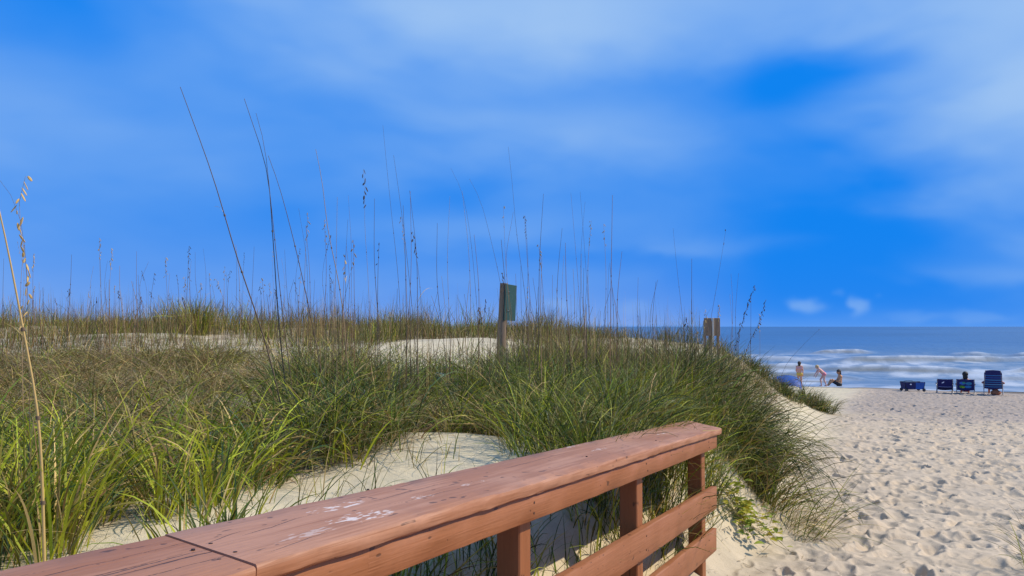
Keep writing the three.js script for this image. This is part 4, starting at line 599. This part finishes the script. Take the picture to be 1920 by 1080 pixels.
const chairD = chair('tall striped blue beach chair, rightmost of the row', 1858, 37.0, { w: 0.64, backH: 0.74, seatY: 0.27, tilt: 0.26, mat: backD, seatMat: blue, round: 0.22, turn: -0.06 });
function sitter(label, c, y, o) {
  const m = (x, h, z) => [x, y + h, z];
  const J = { head: m(0, o.headY, -0.20), face: [0, -0.05, 1], neck: m(0, o.headY - 0.18, -0.22), pelvis: m(0, 0.10, -0.06), shL: m(0.18, o.headY - 0.23, -0.20), shR: m(-0.18, o.headY - 0.23, -0.20), elL: m(o.elbow, 0.27, -0.06), elR: m(-o.elbow, 0.27, -0.06), wrL: m(o.elbow - 0.02, 0.28, 0.16), wrR: m(-o.elbow + 0.02, 0.28, 0.16), hipL: m(0.09, 0.11, -0.02), hipR: m(-0.09, 0.11, -0.02), knL: m(0.13, 0.22, 0.36), knR: m(-0.13, 0.22, 0.36), anL: [0.14, 0.07, 0.56], anR: [-0.12, 0.07, 0.58], toeL: [0.15, 0.03, 0.70], toeR: [-0.13, 0.03, 0.72] };
  return person(label, J, { s: 0.95, tint: o.tint, hair: o.hair, hairShape: [[[0, y + o.headY + 0.03, -0.225], 0.105, 0.115, 0.105], [[0, y + o.headY - 0.08, -0.28], 0.09, 0.12, 0.055]], pos: c.position, turn: c.rotation.y, box: [0, 0.48, 0.18, 0.66],
    wear: (J) => [['shorts', [[J.hipL, J.hipR, 0.118, 0.118], [J.hipL, mid(J.hipL, J.knL, 0.5), 0.105, 0.095], [J.hipR, mid(J.hipR, J.knR, 0.5), 0.105, 0.095]], o.wear], ['top', [[mid(J.neck, J.pelvis, 0.35), J.pelvis, 0.13, 0.128]], o.wear]] });
}
sitter('person with long dark hair seated in the patterned beach chair', chairC, 0.13, { headY: 0.66, elbow: 0.31, tint: [0.50, 0.22, 0.15], hair: [0.012, 0.009, 0.008], wear: [0.20, 0.02, 0.05] });
sitter('person mostly hidden in the tall striped chair, arms on its armrests', chairD, 0.22, { headY: 0.62, elbow: 0.355, tint: [0.45, 0.17, 0.12], hair: [0.05, 0.03, 0.02], wear: [0.03, 0.03, 0.12] });
{ // brown bag under the striped chair
  const g = new THREE.SphereGeometry(0.16, 14, 10), p = g.attributes.position; for (let i = 0; i < p.count; i++) { const k = 1 + (noise3(p.getX(i) * 14, p.getY(i) * 14, p.getZ(i) * 14, 5) - 0.5) * 0.3; p.setXYZ(i, p.getX(i) * 1.15 * k, Math.max(-0.10, p.getY(i) * 0.75 * k), p.getZ(i) * 0.8 * k); } g.computeVertexNormals();
  const b = base('bag', 0, 0, 0); b.position.copy(chairD.position).add(V(0.02, 0.10, 0.12)); mesh('pouch', g, std(0.30, 0.10, 0.045, 0.8), b); mesh('strap', tube([V(-0.12, 0.05, 0), V(-0.06, 0.13, 0.03), V(0.06, 0.13, 0.03), V(0.12, 0.05, 0)], 0.012, 0.012, 6, 8), std(0.20, 0.06, 0.03, 0.8), b); tag(b, 'reddish brown bag under the tall striped chair', 'bag');
}
{ // low folding cart
  const x0 = (1707.5 - 960) / F, D = 38.2 / (x0 * DX + DD), x = x0 * D, g = base('beach_cart', x, land(x, D), -D, -0.03); tag(g, 'low wide blue fabric beach cart left of the chairs', 'beach cart');
  const W = 0.84, L = 0.46, y0 = 0.10, y1 = 0.385, wall = (a, b, m, name) => { const P = [], n = 8; const c = [V(a[0], y1, a[1]), V(b[0], y1, b[1]), V(lerp(a[0], 0, 0.12), y0, lerp(a[1], 0, 0.1)), V(lerp(b[0], 0, 0.12), y0, lerp(b[1], 0, 0.1))], I = []; const out = V(b[1] - a[1], 0, -(b[0] - a[0])).normalize(); for (const th of [0, 0.012]) for (let j = 0; j <= 4; j++) for (let i = 0; i <= n; i++) { const t = i / n, s = j / 4, p = c[0].clone().lerp(c[1], t).lerp(c[2].clone().lerp(c[3], t), s); p.addScaledVector(out, 0.02 * Math.sin(Math.PI * s) * Math.sin(Math.PI * t) - th); p.y -= 0.015 * Math.sin(Math.PI * t) * (1 - s); P.push(p.x, p.y, p.z); } const m1 = (n + 1) * 5; for (let j = 0; j < 4; j++) for (let i = 0; i < n; i++) { const o = j * (n + 1) + i; I.push(o, o + n + 1, o + 1, o + 1, o + n + 1, o + n + 2); I.push(m1 + o, m1 + o + 1, m1 + o + n + 1, m1 + o + 1, m1 + o + n + 2, m1 + o + n + 1); } const q = new THREE.BufferGeometry(); q.setAttribute('position', new THREE.Float32BufferAttribute(P, 3)); q.setIndex(I); q.computeVertexNormals(); return mesh(name, q, m, g); };
  const h = W / 2, d = L / 2;
  wall([-h, d], [h * 0.08, d], navy, 'side_panel'); wall([h * 0.08, d], [h, d], blue, 'side_panel').userData.label = 'brighter blue panel'; wall([h, -d], [-h, -d], navy, 'side_panel'); wall([-h, -d], [-h, d], navy, 'end_panel'); wall([h, d], [h, -d], blue, 'end_panel');
  const floor = mesh('bottom_panel', bevelBox(W * 0.86, 0.012, L * 0.86, 0.003), navy, g); floor.position.y = y0;
  const t = (pts, r = 0.012) => tube(pts.map((p) => V(...p)), r, r, 6, 10), dark = std(0.02, 0.025, 0.05, 0.5);
  for (const s of [-1, 1]) { mesh('top_rail', t([[-h, y1 + 0.01, s * d], [0, y1 + 0.012, s * d], [h, y1 + 0.01, s * d]]), dark, g); }
  mesh('handle', t([[-h - 0.02, y1 + 0.01, 0], [-h + 0.12, y1 + 0.05, 0], [-0.02, y1 + 0.06, 0.02], [0.05, y1 + 0.01, 0.05]], 0.010), dark, g);
  const logo = mesh('white_mark', new THREE.CircleGeometry(0.032, 14).scale(1.2, 0.9, 1), std(0.8, 0.8, 0.85, 0.7), g); logo.position.set(-0.19, 0.305, d + 0.03);
  for (const sx of [-1, 1]) for (const sz of [-1, 1]) { const w = new THREE.Group(); w.name = 'wheel'; w.position.set(sx * h * 0.86, 0.07, sz * (d + 0.015)); g.add(w); mesh('tyre', new THREE.TorusGeometry(0.052, 0.020, 8, 18), std(0.012, 0.012, 0.014, 0.8), w); mesh('hub', new THREE.CylinderGeometry(0.036, 0.036, 0.03, 14).rotateX(Math.PI / 2), std(0.08, 0.09, 0.12, 0.6), w); mesh('strut', t([[0, 0, 0], [sx * 0.02, 0.14, -sz * 0.01], [sx * 0.045, 0.31, -sz * 0.015]], 0.009), dark, w); }
}
{ // low blue shelter behind the dune edge
  const x0 = (1474 - 960) / F, D = 28.5, x = x0 * D, g = base('beach_shelter', x, land(x, D, false) - 0.02, -D, -0.25); tag(g, 'low blue fabric beach shelter behind the grassy dune edge', 'beach shelter');
  const arcs = [], N = 14, M = 8, W = 0.52, H = 0.70; // a quarter dome on hoops, open to the left
  const P = [], I = [];
  for (const th of [0, 0.01]) for (let j = 0; j <= M; j++) { const t = j / M, hh = (H - th) * Math.sqrt(1 - (t * 0.86) ** 2.6), ww = W - th, zz = lerp(-0.52, 0.42, t); for (let i = 0; i <= N; i++) { const a = Math.PI * i / N; P.push(-Math.cos(a) * ww * (1 - 0.14 * t), Math.max(0, Math.sin(a)) ** 0.32 * hh + (noise2(i * 0.9, j * 0.9, 600) - 0.5) * 0.03, zz); } }
  const m1 = (N + 1) * (M + 1); for (let j = 0; j < M; j++) for (let i = 0; i < N; i++) { const o = j * (N + 1) + i; I.push(o, o + 1, o + N + 1, o + 1, o + N + 2, o + N + 1, m1 + o, m1 + o + N + 1, m1 + o + 1, m1 + o + 1, m1 + o + N + 1, m1 + o + N + 2); }
  const q = new THREE.BufferGeometry(); q.setAttribute('position', new THREE.Float32BufferAttribute(P, 3)); q.setIndex(I); q.computeVertexNormals(); mesh('canopy', q, std(0.002, 0.055, 0.27, 0.6), g);
  const shade_panel = mesh('shade_panel', cloth(0.34, 0.42, 0.05, navy, 6, 6), std(0.03, 0.05, 0.10, 0.8), g); shade_panel.position.set(-0.26, 0.30, 0.50); shade_panel.rotation.set(-0.2, -0.3, 0.1);  // dark sheet standing in for the shaded inside of the shelter
  for (const z of [-0.52, 0.0]) { const pts = []; for (let i = 0; i <= 8; i++) { const a = Math.PI * i / 8; pts.push(V(-Math.cos(a) * (W + 0.008), Math.max(0, Math.sin(a)) ** 0.32 * (z < -0.1 ? H : H * 0.9) + 0.008, z)); } mesh('hoop', tube(pts, 0.008, 0.008, 6, 22), std(0.03, 0.03, 0.04, 0.5), g); }
}
renderer.render(scene, camera);
